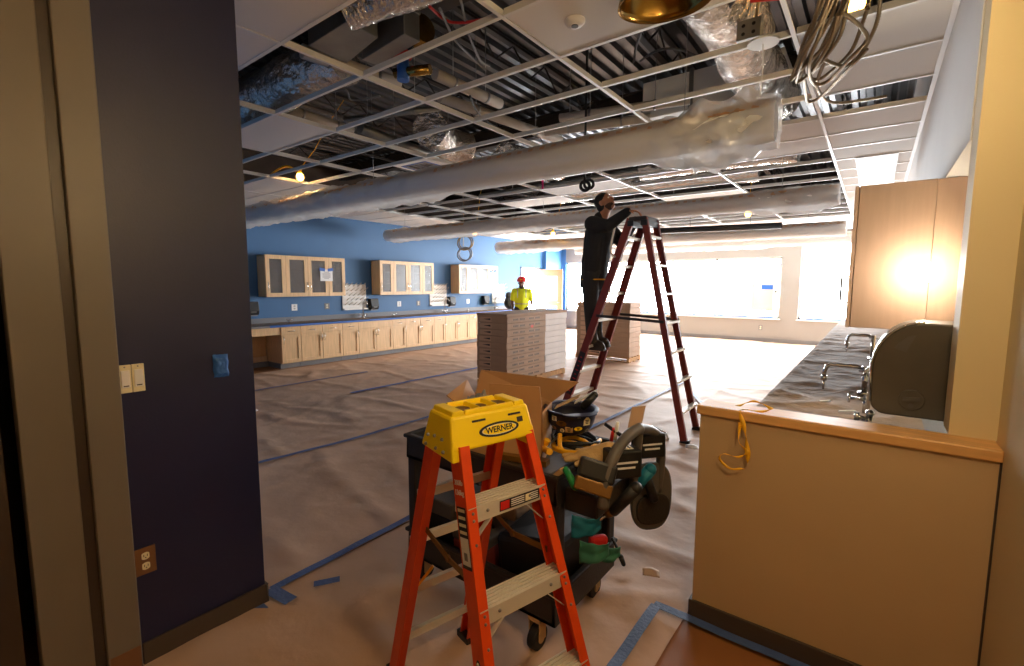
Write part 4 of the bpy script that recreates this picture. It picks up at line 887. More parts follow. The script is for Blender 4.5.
# front face frame: runs from lower (z=1.06,v=BD) to upper (z=cz,v=TD)
fn_u = (cappt(0, TD+.008, cz)-cappt(0, BD, 1.092)).normalized(); fnn = cu.cross(fn_u); fnn = -fnn if fnn.dot(cv) < 0 else fnn
def facep(u, z): k = (z-1.092)/(cz-1.092); return cappt(u, BD+(TD+.008-BD)*k, z)+fnn*.0008
def oval(mb, c, a, b, X, Y, N, t=.0008, n=32): mb.prism([c+X*(a*math.cos(2*math.pi*k/n))+Y*(b*math.sin(2*math.pi*k/n)) for k in range(n)], N*t)
c = facep(.02, 1.138); ub = MB(); oval(ub, c, .081, .0238, cu, fn_u, fnn); lg = ub.build('oval_badge', 'ink', CO); lg['_off'] = LO
ub = MB(); oval(ub, c+fnn*.0008, .07, .0168, cu, fn_u, fnn); ub.build('badge_ring', 'white', lg)
ub = MB(); oval(ub, c+fnn*.0014, .0665, .0148, cu, fn_u, fnn); ub.build('badge_face', 'yellow', lg)
txt('WERNER', 'lettering', c+fnn*.0026, cu, fn_u, .0275, 'ink', lg, LO, .0003)
mb = MB()
for u in (-.055, .09): mb.obox(facep(u, 1.176), cu*.026, fn_u*.0035, fnn*.001)
mb.build('cap_slots', 'ink', CO); MB().obox(facep(.11, 1.155), cu*.012, fn_u*.009, fnn*.0006).build('cap_mark', 'ladder_dark', CO)
mb = MB()
for (v, z) in ((-.06, 1.115), (-.015, 1.122), (.035, 1.122), (.0, 1.085), (.05, 1.085), (-.07, 1.082)):
    k = (z-1.092)/(cz-1.092); mb.ell(cappt(-(BW+(TW-BW)*k)-.003, v, z), (.006, .006, .006), 10, 6)
mb.build('cap_bolts', 'steel', CO)
# rail writing on the outward web of the left front rail (faces -e1), reading upright
axL = (FLt-FLb).normalized(); wX = (e2-axL*axL.dot(e2)).normalized(); wN = wX.cross(axL)  # faces -e1
def lp(z, w=0): return onrail(FLb, FLt, z)-e2*.035+wN*.0035+wX*w
txt('300lb', 'load_lettering', lp(.995), wX, axL, .023, 'white', rl, LO, .0003); txt('136kg', 'load_lettering', lp(.965), wX, axL, .023, 'white', rl, LO, .0003)
lb = MB().obox(lp(.83), wX*.026, axL*.095, wN*.0008).build('safety_label', 'ink', rl); lb['_off'] = LO
mb = MB()
for k in range(4): mb.obox(lp(.912-.022*k)+wN*.001, wX*.021, axL*.005, wN*.0004)
mb.build('pale_lines', 'plate', lb); MB().obox(lp(.79)+wN*.001, wX*.024, axL*.042, wN*.0004).build('white_panel', 'white', lb); MB().obox(lp(.775)+wN*.0014, wX*.01, axL*.012, wN*.0004).build('dark_mark', 'grey', lb)
ub = MB(); oval(ub, lp(.43), .017, .05, wX, axL, wN); bg_ = ub.build('oval_badge', 'ink', rl); bg_['_off'] = LO
ub = MB(); oval(ub, lp(.43)+wN*.0008, .013, .043, wX, axL, wN); ub.build('badge_face', 'carton_white', bg_); txt('WERNER', 'lettering', lp(.43)+wN*.002, axL, -wX, .018, 'ink', bg_, LO, .0003)

# ------------------------------------------------------------------ tall red ladder
TO = (-2.1, 5.1, 0); tl = thing('tall_ladder', 'tall dark red double sided stepladder the man in black climbs', 'ladder', TO)
zt = 2.33
def LR(y_b, y_t, xb, xt): return Vector((xb, y_b, 0)), Vector((xt, y_t, zt))
rails = [('climbing_rail',)+LR(4.80, 4.93, -2.93, -2.15), ('climbing_rail',)+LR(5.40, 5.27, -2.88, -2.13), ('rear_rail',)+LR(4.79, 4.93, -1.44, -2.0), ('rear_rail',)+LR(5.39, 5.27, -1.485, -2.0)]
ey = Vector((0, 1, 0))
for k, (nm, b, t_) in enumerate(rails):
    ax = (t_-b).normalized(); sx = (Vector((1, 0, 0))-ax*ax.x).normalized(); ins = ey if k in (0, 2) else -ey
    w = .085 if k < 2 else .065
    o = MB().chan(b, t_, w, .032, sx, ins, .006).build(nm, 'ladder_red', tl); o['_off'] = TO
    MB().obox(b+up*.02+ins*.015, sx*.05, ey*.025, up*.02).build('foot', 'black', tl, bevel=.004)
    if k == 0:
        mb = MB(); c0, c1 = b.lerp(t_, .14), b.lerp(t_, .36); mb.obox((c0+c1)/2-ey*.0035, sx*.036, ey*.001, (c1-c0)/2); lbx = mb.build('dark_label', 'ladder_dark', o); mb = MB()
        for q in range(9): cc = c0.lerp(c1, .08+.1*q)-ey*.0052; mb.obox(cc, sx*(.02 if q % 2 else .012), ey*.0005, ax*.006)
        mb.build('label_marks', 'red', o)
for k in range(1, 8):
    z = .305*k-.0; A, B = rails[0][1].lerp(rails[0][2], z/zt), rails[1][1].lerp(rails[1][2], z/zt)
    MB().box(A.x-.045, A.y, z-.02, A.x+.05, B.y, z+.012).build('step', 'alu', tl, bevel=.003)
    A, B = rails[2][1].lerp(rails[2][2], z/zt), rails[3][1].lerp(rails[3][2], z/zt)
    MB().box(A.x-.03, A.y, z-.015, A.x+.03, B.y, z+.01).build('rung', 'alu', tl, bevel=.003)
for yy in (4.86, 5.34):
    MB().bar((-2.5, yy, 1.27), (-1.72, yy, 1.235), .03, .006, (0, 0, 1)).build('spreader', 'ladder_dark', tl)
MB().box(-2.17, 4.92, 2.3, -1.97, 5.28, 2.35).build('top_cap', 'ladder_dark', tl, bevel=.012)
for k in (0, 1): MB().box(-2.18+.15*k, 4.91, 2.25, -2.11+.15*k, 5.29, 2.31).build('cap_bracket', 'black', tl, bevel=.006)

# ------------------------------------------------------------------ tool cart
KO = (-1.5, 1.9, 0); kc = thing('utility_cart', 'black two shelf utility cart loaded with tools behind the stepladder', 'cart', KO)
cx0, cx1, cy0, cy1 = -1.93, -.99, 1.61, 2.19
def tray(z0, z1, nm):
    mb = MB().box(cx0, cy0, z0, cx1, cy1, z0+.02)
    for (a, b, c_, d_) in ((cx0, cy0, cx1, cy0+.02), (cx0, cy1-.02, cx1, cy1), (cx0, cy0, cx0+.02, cy1), (cx1-.02, cy0, cx1, cy1)): mb.box(a, b, z0, c_, d_, z1)
    for (a, b, c_, d_) in ((cx0-.012, cy0-.012, cx1+.012, cy0+.008), (cx0-.012, cy1-.008, cx1+.012, cy1+.012), (cx0-.012, cy0, cx0+.01, cy1), (cx1-.01, cy0, cx1+.012, cy1)): mb.box(a, b, z1-.02, c_, d_, z1)
    mb.build(nm, 'cart', kc, bevel=.006)
tray(.70, .83, 'upper_tray'); tray(.16, .31, 'lower_tray')
for x in (cx0+.03, cx1-.03):
    for y in (cy0+.04, cy1-.04): MB().box(x-.03, y-.035, .2, x+.03, y+.035, .78).build('post', 'cart', kc, bevel=.01)
for (x, y) in ((-1.88, 1.68), (-1.1, 1.64), (-1.07, 2.11), (-1.88, 2.11)):
    w = MB().cyl((x-.022, y, .055), (x+.022, y, .055), .055, n=20).build('wheel', 'rubber', kc, bevel=.006); w['_off'] = KO
    MB().cyl((x-.026, y, .055), (x+.026, y, .055), .022).box(x-.03, y-.025, .05, x-.025, y+.025, .15).box(x+.025, y-.025, .05, x+.03, y+.025, .15).box(x-.03, y-.03, .14, x+.03, y+.03, .16).build('caster_fork', 'tan', w)
def AY(q, Y): return aty(q[0], q[1], Y)
hp = [AY((603, 508), 1.66), AY((606, 478), 1.68), AY((616, 452), 1.74), AY((628, 436), 1.84), AY((640, 428), 1.95)]
MB().tube(wob(hp, 6, 0, 0), [.024]*25 if False else .024, 12).build('handle', 'cart_grey', kc)
MB().tube(wob([AY((639, 429), 1.95), AY((650, 430), 2.05), AY((659, 438), 2.12), AY((661, 456), 2.14), AY((658, 490), 2.14)], 6, 0, 0), .022, 12).build('handle', 'cart_grey', kc)
MB().tube(wob([AY((639, 430), 1.95), AY((636, 460), 1.97), AY((632, 495), 1.98)], 6, 0, 0), .02, 12).build('handle_post', 'cart_grey', kc)
MB().box(-1.0, 1.68, .66, -.84, 2.16, .76).build('handle_bin', 'cart', kc, bevel=.01)
# boxes hanging under handle
def txtbox(q, Y, s, label):
    c = AY(q, Y); t = thing('battery_charger', label, 'charger', tuple(c)); n = Vector((.78, -.62, 0)); x_ = Vector((.62, .78, 0)); z_ = Vector((0, 0, 1))
    b = MB().obox(c, n*s*.55, x_*s, z_*s*.8).build('housing', 'black', t, bevel=.008); b['_off'] = tuple(c)
    MB().obox(c+z_*(s*.8+.001)-n*s*.1, n*s*.32, x_*s*.6, z_*.001).build('top_label', 'plate', b)
    mb = MB()
    for k in range(4): mb.obox(c+z_*(s*.8+.0022)-n*s*.1+x_*(s*(-.42+.28*k)), n*s*.22, x_*s*.06, z_*.0005)
    mb.build('label_print', 'ink', b)
    mb = MB()
    for k in range(2): mb.obox(c+n*(s*.55+.001)+z_*(s*(.15-.3*k)), n*.0005, x_*s*(.7-.15*k), z_*s*.06)
    mb.build('side_print', 'carton_white', b)
txtbox((622, 462), 1.86, .075, 'black charger box under the cart handle, nearer of two'); txtbox((648, 444), 2.08, .07, 'black charger box under the cart handle, farther of two')
# oval pad hanging beyond the handle
c = AY((649, 494), 2.12); t = thing('oval_pad', 'dark oval pad hanging from far end of the cart handle', 'pad', tuple(c)); nx = Vector((.62, .78, 0)); nn_ = Vector((.78, -.62, 0))
def sq(mb, a, b, th, o, mi=0, pw=2.6): mb.prism([c+o+nx*(a*math.copysign(abs(math.cos(k*math.pi/20))**(2/pw), math.cos(k*math.pi/20)))+up*(b*math.copysign(abs(math.sin(k*math.pi/20))**(2/pw), math.sin(k*math.pi/20))) for k in range(40)], nn_*th)
mb = MB(); sq(mb, .105, .165, .035, Vector()); mb.build('shell', 'cart_grey', t, bevel=.012); mb = MB(); sq(mb, .088, .075, .012, nn_*.035+up*-.055); mb.build('front_pocket', 'cart', t, bevel=.006)
c = AY((640, 482), 2.0); t = thing('drill', 'small teal and black drill hanging beside the oval pad', 'drill', tuple(c)); d = (AY((612, 516), 1.98)-c)
MB().caps(c-d*.35, c+d*.2, .028, .026).build('motor', 'teal', t); MB().cyl(c+d*.2, c+d*.45, .02, .012).build('chuck', 'bronze', t); MB().cyl(c+d*.45, c+d*.95, .004).build('bit', 'steel', t); MB().caps(c-d*.2, c-d*.2+Vector((.02, .05, -.12)), .02, .024).build('grip', 'black', t)
c = AY((612, 512), 1.72); d = AY((592, 524), 1.72)-c; t = thing('screwdriver_drill', 'black power screwdriver with steel shaft hanging on cart end', 'drill', tuple(c))
MB().caps(c-d*1.1+up*.04, c-d*.1, .026, .022).build('motor', 'black', t); MB().cyl(c-d*.1, c+d*.25, .02, .014).build('chuck', 'bronze', t); MB().cyl(c+d*.25, c+d*1.3, .006).build('bit', 'chrome', t)
# tag, pens
c = AY((636, 420), 2.0); tag(MB().obox(c, Vector((.62, .7, .05))*.035, Vector((0, 0, 1))*.062+Vector((.62, .78, 0))*.012, nn_*.0015).build('card_tag', 'carton_light'), 'tan card tag standing up behind the cart handle', 'tag')
for k, (q0, q1, mn, lb) in enumerate((((615, 440), (618, 422), 'white', 'white capped marker standing in the cart tray'), ((611, 442), (614, 428), 'red', 'red marker standing in the cart tray'), ((622, 436), (605, 424), 'black', 'black tool handle leaning out of the cart tray'))):
    tag(MB().cyl(AY(q0, 2.05), AY(q1, 2.05), .009).build('marker' if k < 2 else 'hand_tool', mn), lb, 'pen' if k < 2 else 'tool')
# hard hat upside down
c = AY((571, 409), 1.98); t = thing('hard_hat', 'navy hard hat with stickers lying upside down on the cart', 'hard hat', (c.x, c.y, .86)); A, B, hh = .115, .125, .125
HM = Matrix.Rotation(R_(-40), 4, 'Z')
pr = [(0, -hh)]+[(math.sin(k*math.pi/20), -hh*math.cos(k*math.pi/20)**.8 if k < 10 else 0) for k in range(1, 11)]
MB().lathe([(r*1, z) for r, z in [(a*.118, b) for a, b in pr]]+[(.132, .004), (.132, .01), (.114, .006)]+[(a*.112, b+.006) for a, b in pr[::-1]], c, 36, M4=HM, sx=1.12).build('shell', 'navy', t)
fwd2 = Vector((.75, .45, 0)).normalized(); MB().prism([c+HM.to_3x3() @ Vector((.115+.055*math.cos(a), .085*math.sin(a), .004)) for a in [R_(-90+15*k) for k in range(13)]], (0, 0, .006)).build('brim', 'navy', t)
SK = [(554.7, 418, 'white', .014), (561.5, 423.3, 'bronze', .017), (562.5, 430, 'plate', .012), (569, 429.5, 'tan', .018), (578, 428.5, 'yellow', .013), (586.5, 421.5, 'plate', .018), (579, 416.5, 'plate', .008), (554.5, 427, 'carton_light', .011), (586.5, 430, 'reflective', .011)]
for k, (a_, b_, mn, sz) in enumerate(SK):
    r = ray(a_, b_); # march to hat surface
    P = None; dd = 1.6
    while dd < 3.5:
        p = Vector((0, 0, H))+r*dd; q = (HM.to_3x3().inverted() @ (p-c)); q.x /= 1.12
        if q.z < 0 and q.z > -hh:
            k2 = math.acos(min(1, (-q.z/hh)**1.25)); rad = .118*math.sin(k2)
            if math.hypot(q.x, q.y) < rad: P = p; break
        dd += .004
    if P is None: continue
    n_ = (P-c); n_.z *= .55; n_.normalize(); x_ = Vector((0, 0, 1)).cross(n_).normalized(); y_ = n_.cross(x_)
    mb = MB(); P2 = P+n_*.003
    if k % 3 == 1: oval(mb, P2, sz*1.5, sz*.8, x_, y_, n_, .001, 20)
    elif k == 5: mb.prism([P2-x_*sz-y_*sz, P2+x_*sz-y_*sz, P2+x_*sz+y_*sz*.5, P2+y_*sz*1.5, P2-x_*sz+y_*sz*.5], n_*.001)
    elif k % 3 == 0: mb.obox(P2, x_*sz, y_*sz*.85, n_*.0006)
    else: oval(mb, P2, sz*.9, sz*.9, x_, y_, n_, .001, 20)
    s_ = mb.build('sticker', mn, t); s_['_off'] = t['_off']
    mb = MB()
    for q in range(3): mb.obox(P2+n_*.0016+y_*(sz*(.4-.4*q)), x_*sz*(.55-.1*q), y_*sz*.1, n_*.0004)
    mb.build('sticker_print', 'ink' if mn != 'ink' else 'white', s_)
tag(MB().obox(c+Vector((-.02, 0, .035)), (.05, .028, .03), (-.014, .035, .0), (0, 0, .002)).build('card_scrap', 'tan'), 'tan card sticking out of the upturned hard hat', 'card')
tag(MB().obox(c+Vector((.05, .06, .06)), Vector((.045, .028, .03)), Vector((-.012, .03, .0)), Vector((0, 0, .003))).build('folded_paper', 'carton_white'), 'white folded paper sticking out of the upturned hard hat', 'paper')
tag(MB().caps(c+Vector((.06, .02, .02)), c+Vector((.1, .05, .075)), .02, .018).build('hand_tool', 'black'), 'black tool grip poking from upturned hard hat', 'tool')
# open cardboard box on the cart
bA, bB, bC = Vector((-1.165, 1.76, 0)), Vector((-1.25, 1.975, 0)), Vector((-1.56, 1.625, 0)); bD = bB+bC-bA; bz0, bz1 = .723, 1.035
t = thing('cardboard_box', 'open brown cardboard box on the cart behind the yellow ladder top', 'box', tuple((bA+bD)/2+up*bz0))
cb = (bA+bD)/2; mb = MB().prism([p+up*bz0 for p in (bA, bB, bD, bC)], (0, 0, .006))
for p, q in ((bA, bB), (bB, bD), (bD, bC), (bC, bA)):
    ins = (cb-(p+q)/2).normalized()*.006; mb.hexa([p+up*bz0, q+up*bz0, q+ins+up*bz0, p+ins+up*bz0, p+up*bz1, q+up*bz1, q+ins+up*bz1, p+ins+up*bz1])
mb.build('box_body', 'cardboard', t)
def flap(p0, p1, q1, q0):
    p0, p1, q1, q0 = map(Vector, (p0, p1, q1, q0)); n = (p1-p0).cross(q0-p0).normalized()*.003
    return MB().hexa([p0-n, p1-n, q1-n, q0-n, p0+n, p1+n, q1+n, q0+n]).build('flap', 'cardboard', t)
zz = up*bz1
flap(bA+zz, bA+(bC-bA)*.62+zz, bA+(bC-bA)*.60+up*(bz1+.125)-Vector((0, .01, 0)), bA+(bC-bA)*.02+up*(bz1+.125)-Vector((0, .01, 0)))
flap(bB+zz, bD+zz, bD+up*(bz1+.13)+Vector((.0, .05, 0)), bB+up*(bz1+.115)+Vector((.14, .02, 0)))
flap(bC+(bA-bC)*.02+zz, bD+zz, bD+up*(bz1+.075)+Vector((-.06, 0, 0)), bC+up*(bz1+.05)+Vector((-.05, -.03, 0)))
tag(MB().grid(lambda u, v: tuple(bC+(bA-bC)*(.06+.3*u)+(bD-bC)*(.12+.6*v)+up*(bz1+.05*nz(u*6, v*6, 2)+.02)), 16, 14).build('plastic_bag', 'plastic_loose', solid=.001), 'crumpled clear plastic in the open box behind yellow ladder top', 'plastic bag')
# clutter on the upper tray
UZ = .80
def coil(cq, r, n, rad, mn, label, s):
    c = atz(cq[0], cq[1], UZ+.05); pts = []
    for k in range(n*14): a = k*2*math.pi/14; pts.append(c+Vector((r*(1+.16*nz(k*.2, s))*math.cos(a), r*.8*(1+.16*nz(s, k*.2))*math.sin(a), .03*nz(k*.25, s, 2)+.012*(k//14))))
    tag(MB().tube(pts, rad, 7).build('cable_coil', mn), label, 'cable')
coil((575, 442), .12, 3, .008, 'black', 'coil of black cable on the cart below the hard hat', 1); coil((572, 448), .1, 2, .009, 'yellow_cord', 'coil of yellow cable on cart under the black coil', 4)
tag(MB().tube(wob([atz(560, 434, .92), atz(562, 450, .86), atz(585, 452, .87), atz(600, 440, .86)], 8, 1, .004), .011, 7).build('bent_hose', 'yellow_cord'), 'bent yellow hose among the cables on the cart tray', 'hose')
tag(MB().tube(wob([atz(547, 440, .9), atz(543, 448, .86), atz(549, 452, .88)], 8, 1, .01), .016, 7).build('yellow_clamp', 'yellow_cord'), 'small yellow clamp on cart tray next to the ladder rail', 'clamp')
c = atz(590, 456, .86); gl = MB(); gl.ell(c, (.07, .06, .035), 12, 8)
for k, a in enumerate((150, 175, 200, 225)): d = Vector((math.cos(R_(a)), math.sin(R_(a)), -.1)); gl.caps(c+d*.04, c+d*(.12-.008*abs(k-1.5)), .017, .014)
gl.caps(c+Vector((.02, -.04, 0)), c+Vector((-.01, -.1, -.01)), .017, .014); gl.caps(c, c+Vector((.08, .03, .03)), .04, .045)
tag(gl.build('work_glove', 'tan', remesh=.006), 'crumpled tan work glove on the cart tray', 'glove')
c = AY((595, 478), 1.66); t = thing('knee_pad', 'black and tan pad propped on front corner of the cart', 'pad', tuple(c)); nA = Vector((.55, -.75, .3)).normalized(); xA = Vector((.8, .55, -.3)).normalized(); xA = (xA-nA*xA.dot(nA)).normalized(); yA = nA.cross(xA)
MB().obox(c+yA*.03, xA*.075, yA*.04, nA*.03).build('pad_body', 'black', t, bevel=.012); MB().obox(c-yA*.035, xA*.075, yA*.026, nA*.026).build('tan_band', 'bronze', t, bevel=.006)
tag(MB().caps(AY((566, 470), 1.62), AY((575, 486), 1.61), .014, .017).build('screwdriver', 'green'), 'bright green tool handle hanging over the cart edge', 'tool')
tag(MB().bar(AY((553, 478), 1.64), AY((563, 470), 1.64), .035, .02, (0, 1, 0)).build('chisel', 'tan'), 'tan wooden handle lying at the cart edge left of green handle', 'tool')
tag(MB().bar(atz(502, 455, .82), atz(548, 463, .82), .05, .025, (0, 1, 0)).build('spirit_level', 'bronze'), 'brass coloured level lying along front of the cart tray', 'level')
tag(MB().tube(wob([AY((545, 448), 1.8), AY((552, 442), 1.85), AY((559, 436), 1.9)], 6, 1, .002), .006, 6).build('steel_hook', 'steel'), 'bent steel rod on cart tray left of the hard hat', 'rod')
tag(MB().box(-1.72, 1.64, .72, -1.3, 1.73, .8).build('tool_case', 'ladder_dark', bevel=.008), 'dark flat tool case at front of the upper cart tray', 'case')
tag(MB().box(-1.3, 1.66, .72, -1.06, 2.1, .8).build('tool_tray', 'cart_grey', bevel=.012), 'grey plastic tray under the cables on the cart', 'tray')
# tool bag and things on the lower shelf
c = Vector((-1.2, 1.92, .18)); t = thing('tool_bag', 'open black tool bag on the lower cart shelf at right', 'bag', tuple(c))
mb = MB(); w_, d_, h_ = .17, .22, .3
mb.hexa([c+Vector(q) for q in ((-w_, -d_, 0), (w_, -d_, 0), (w_, d_, 0), (-w_, d_, 0), (-w_*1.1, -d_*1.05, h_*.8), (w_*1.05, -d_*1.0, h_), (w_*1.05, d_*1.0, h_), (-w_*1.1, d_*1.05, h_*.9))]); mb.build('bag_body', 'black', t, bevel=.03)
MB().tube(wob([c+Vector((.1, -.2, .28)), c+Vector((.12, -.1, .42)), c+Vector((.12, .1, .42)), c+Vector((.1, .2, .3))], 8, 1, .003), .012, 8).build('bag_handle', 'rubber', t)
def rag(q, Y, s, mn, nm, label, sd): 
    c = AY(q, Y); tag(MB().grid(lambda u, v: c+Vector((.62, .78, 0))*(s*(u-.5)*1.3)+up*(s*(.5-v)*(1-.45*u)+s*.06*nz(u*4, v*4, sd))+nn_*(s*.3*math.sin(u*3)+s*.1*nz(u*3, v*3, sd+3)), 14, 12).build(nm, mn, solid=.003), label, 'cloth' if 'cloth' in label else 'tool')
rag((586, 524), 1.68, .1, 'teal', 'teal_cloth', 'teal cloth corner hanging from the tool bag on cart', 1); rag((594, 550), 1.69, .1, 'seagreen', 'green_cloth', 'sea green cloth over the tool bag edge, left piece', 4); rag((609, 552), 1.82, .08, 'seagreen', 'green_cloth', 'sea green cloth over tool bag edge at the cart corner', 8)
c = AY((598, 543), 1.72); tag(MB().obox(c, Vector((.62, .78, 0))*.04, nn_*.02, up*.032).build('red_case', 'red', bevel=.012), 'small red case sticking out of the tool bag', 'case')
tag(MB().tube(wob([AY((612, 538), 1.9), AY((617, 548), 1.9), AY((619, 556), 1.9), AY((622, 560), 1.9)], 8, 1, .002), .006, 6).caps(AY((621, 557), 1.9), AY((623.5, 564), 1.9), .012, .01).build('power_cord', 'black'), 'black cord with plug dangling off right end of the cart', 'cord')
for k, (x0_, x1_, y0_, y1_, h_, mn, lb) in enumerate(((-1.86, -1.66, 1.68, 1.95, .3, 'black', 'black tote on lower cart shelf by the left wheel'), (-1.64, -1.42, 1.66, 1.9, .2, 'ladder_red', 'dark red toolbox on the lower cart shelf seen through the ladder'), (-1.66, -1.44, 1.93, 2.14, .36, 'carton', 'brown box at back of the lower cart shelf'))):
    t = thing('toolbox' if k != 2 else 'carton', lb, 'box', ((x0_+x1_)/2, (y0_+y1_)/2, .181)); MB().box(x0_, y0_, .181, x1_, y1_, .181+h_*.72).build('box_body', mn, t, bevel=.01); MB().box(x0_-.004, y0_-.004, .181+h_*.72, x1_+.004, y1_+.004, .181+h_).build('lid', mn if k == 2 else 'cart_grey', t, bevel=.01)
    if k != 2: MB().tube([Vector((x0_+.05, (y0_+y1_)/2, .181+h_)), Vector((x0_+.06, (y0_+y1_)/2, .21+h_)), Vector((x1_-.06, (y0_+y1_)/2, .21+h_)), Vector((x1_-.05, (y0_+y1_)/2, .181+h_))], .008, 8).build('carry_handle', 'black', t)
# orange ribbon on the half wall cap
rb = MB(); cc = Vector((-.43, 2.236, 1.07))
def strip(pts, w, mb):
    vs = []; pts = wob(pts, 8, 3, .004)
    for i, p in enumerate(pts):
        tw = i*.22; d = Vector((math.cos(tw), .25*math.sin(tw), .4*math.sin(tw)))*w/2; vs += [p-d, p+d]
    mb.add(vs, [(2*i, 2*i+1, 2*i+3, 2*i+2) for i in range(len(pts)-1)], 0, True)
strip([cc+Vector((-.03, .06, .006)), cc+Vector((.03, .1, .03)), cc+Vector((.1, .08, .012)), cc+Vector((.07, .02, .006)), cc+Vector((.0, .0, .006)), cc+Vector((.0, -.012, -.02)), cc+Vector((.02, -.02, -.08)), cc+Vector((.035, -.022, -.16)), cc+Vector((.04, -.02, -.22))], .022, rb)
strip([cc+Vector((-.0, -.016, -.05)), cc+Vector((.0, -.03, -.13)), cc+Vector((.035, -.03, -.17)), cc+Vector((.0, -.035, -.2)), cc+Vector((-.06, -.03, -.2)), cc+Vector((-.075, -.025, -.23)), cc+Vector((-.03, -.025, -.262)), cc+Vector((.02, -.02, -.25))], .018, rb)
tag(rb.build('plastic_ribbon', 'yellow_cord', solid=.0012, recalc=False), 'curled orange plastic ribbon draped over the half wall cap', 'ribbon')
# ------------------------------------------------------------------ people
def head(mb, c, F, k_=1, up_=None):   # F: face direction; skull, jaw, nose, ears, neck handled by caller
    F = Vector(F).normalized(); U = Vector(up_ or (0, 0, 1)); U = (U-F*U.dot(F)).normalized(); S = F.cross(U); M3 = Matrix((F, S, U)).transposed().to_4x4(); c = Vector(c)
    mb.ell(c+U*k_*.03-F*k_*.005, (k_*.1, k_*.076, k_*.095), 18, 12, 0, M3)
    mb.ell(c-U*k_*.035+F*k_*.025, (k_*.072, k_*.06, k_*.075), 16, 10, 0, M3); mb.ell(c-U*k_*.095+F*k_*.052, (k_*.03, k_*.034, k_*.024), 12, 8, 0, M3)
    mb.caps(c+F*k_*.09+U*k_*.012, c+F*k_*.112-U*k_*.028, k_*.009, k_*.015); mb.ell(c+F*k_*.088+U*k_*.028, (k_*.014, k_*.055, k_*.01), 12, 6, 0, M3)
    mb.ell(c+F*k_*.09-U*k_*.06, (k_*.012, k_*.026, k_*.007), 12, 6, 0, M3); mb.ell(c+F*k_*.088-U*k_*.074, (k_*.012, k_*.022, k_*.007), 12, 6, 0, M3)
    for q in (-1, 1): mb.ell(c+S*(q*k_*.078)-F*k_*.01-U*k_*.005, (k_*.022, k_*.009, k_*.034), 10, 8, 0, M3)
    return F, S, U, M3
def eyes(c, F, S, U, t):
    for q in (-1, 1):
        e = MB().ell(c+F*.083+S*(q*.031)+U*.008, .009, 10, 8).build('eye', 'white', t); e['_off'] = t['_off']; MB().ell(c+F*.0935+S*(q*.031)+U*.009, .005, 8, 6).build('iris', 'hair', e)
def hand(mb, w, D, N, s=1.0, curl=.5, thumb=1):   # w wrist, D finger direction, N palm normal (palm side)
    D, N = Vector(D).normalized(), Vector(N).normalized(); N = (N-D*N.dot(D)).normalized(); S = D.cross(N)*thumb; w = Vector(w)
    for k in range(4): mb.caps(w+D*.01*s+S*((k-1.5)*.012*s), w+D*.085*s+S*((k-1.5)*.02*s), .014*s, .0115*s, 8)
    for k, L in enumerate((.07, .08, .075, .058)):
        p = w+D*.085*s+S*((1.5-k)*.0205*s); a = 0; seg = (.45, .32, .25)
        for q in seg:
            a += curl; d = D*math.cos(a)+N*math.sin(a); p2 = p+d*L*s*q*1.15; mb.caps(p, p2, .0092*s, .0085*s, 8); p = p2
    p = w+D*.025*s+S*.03*s; d = (D*.6+S*.75+N*.35).normalized(); p2 = p+d*.045*s; mb.caps(p, p2, .0125*s, .0105*s, 8); d = (D*.85+S*.25+N*.5).normalized(); mb.caps(p2, p2+d*.032*s, .0105*s, .009*s, 8)
def V(x, y, z): return Vector((x, y, z))
# ---- man on the ladder: faces +X, looks up
PO = (-2.62, 5.1, .93); t = thing('person', 'man in black hoodie and dark trousers climbing the tall ladder, looking up', 'person', PO)
hipc = V(-2.66, 5.1, 1.74); chest = V(-2.615, 5.1, 2.17); neckb = V(-2.60, 5.1, 2.36); hc = V(-2.545, 5.1, 2.555)
shR, shL = V(-2.60, 4.905, 2.305), V(-2.60, 5.295, 2.305)
elR, wrR = V(-2.395, 4.885, 2.265), V(-2.20, 4.985, 2.425)
elL, wrL = V(-2.43, 5.34, 2.12), V(-2.215, 5.24, 2.37)
hpR, hpL = V(-2.65, 5.01, 1.72), V(-2.65, 5.19, 1.72)
knR, knL = V(-2.64, 4.99, 1.32), V(-2.68, 5.22, 1.31); anR, anL = V(-2.62, 5.0, .955), V(-2.66, 5.2, .975)
b = MB(); Fd, Sd, Ud, HM3 = head(b, hc, (.80, -.06, .60), up_=(-.6, 0, .8))
b.caps(neckb-V(0, 0, .05), hc-Ud*.06-Fd*.015, .06, .056)
b.caps(hipc, chest, .13, .15); b.caps(shR, shL, .06, .06)
for (s_, e_, w_) in ((shR, elR, wrR), (shL, elL, wrL)): b.caps(s_, e_, .05, .04); b.caps(e_, w_, .04, .028)
for (h_, k_, a_) in ((hpR, knR, anR), (hpL, knL, anL)): b.caps(h_, k_, .075, .055); b.caps(k_, a_, .055, .038); b.caps(a_, a_+V(.12, 0, -.03), .035, .03)
hand(b, wrR, (.95, .12, -.1), (.1, 0, -1), 1, .38, -1); hand(b, wrL, (.95, -.1, -.05), (.1, 0, -1), 1, .38, 1)
body = b.build('body', 'skin', t, remesh=.0065)
eyes(hc, Fd, Sd, Ud, t)
hr = MB(); hr.ell(hc+Ud*.048-Fd*.012, (.1, .082, .088), 18, 12, 0, HM3); hr.ell(hc-Fd*.045-Ud*.01, (.068, .079, .085), 16, 10, 0, HM3)
hr.build('hair', 'hair', t, remesh=.008)
br_ = MB(); br_.ell(hc-Ud*.056+Fd*.024, (.068, .06, .058), 14, 10, 0, HM3); br_.build('beard', 'stubble', t, remesh=.006)
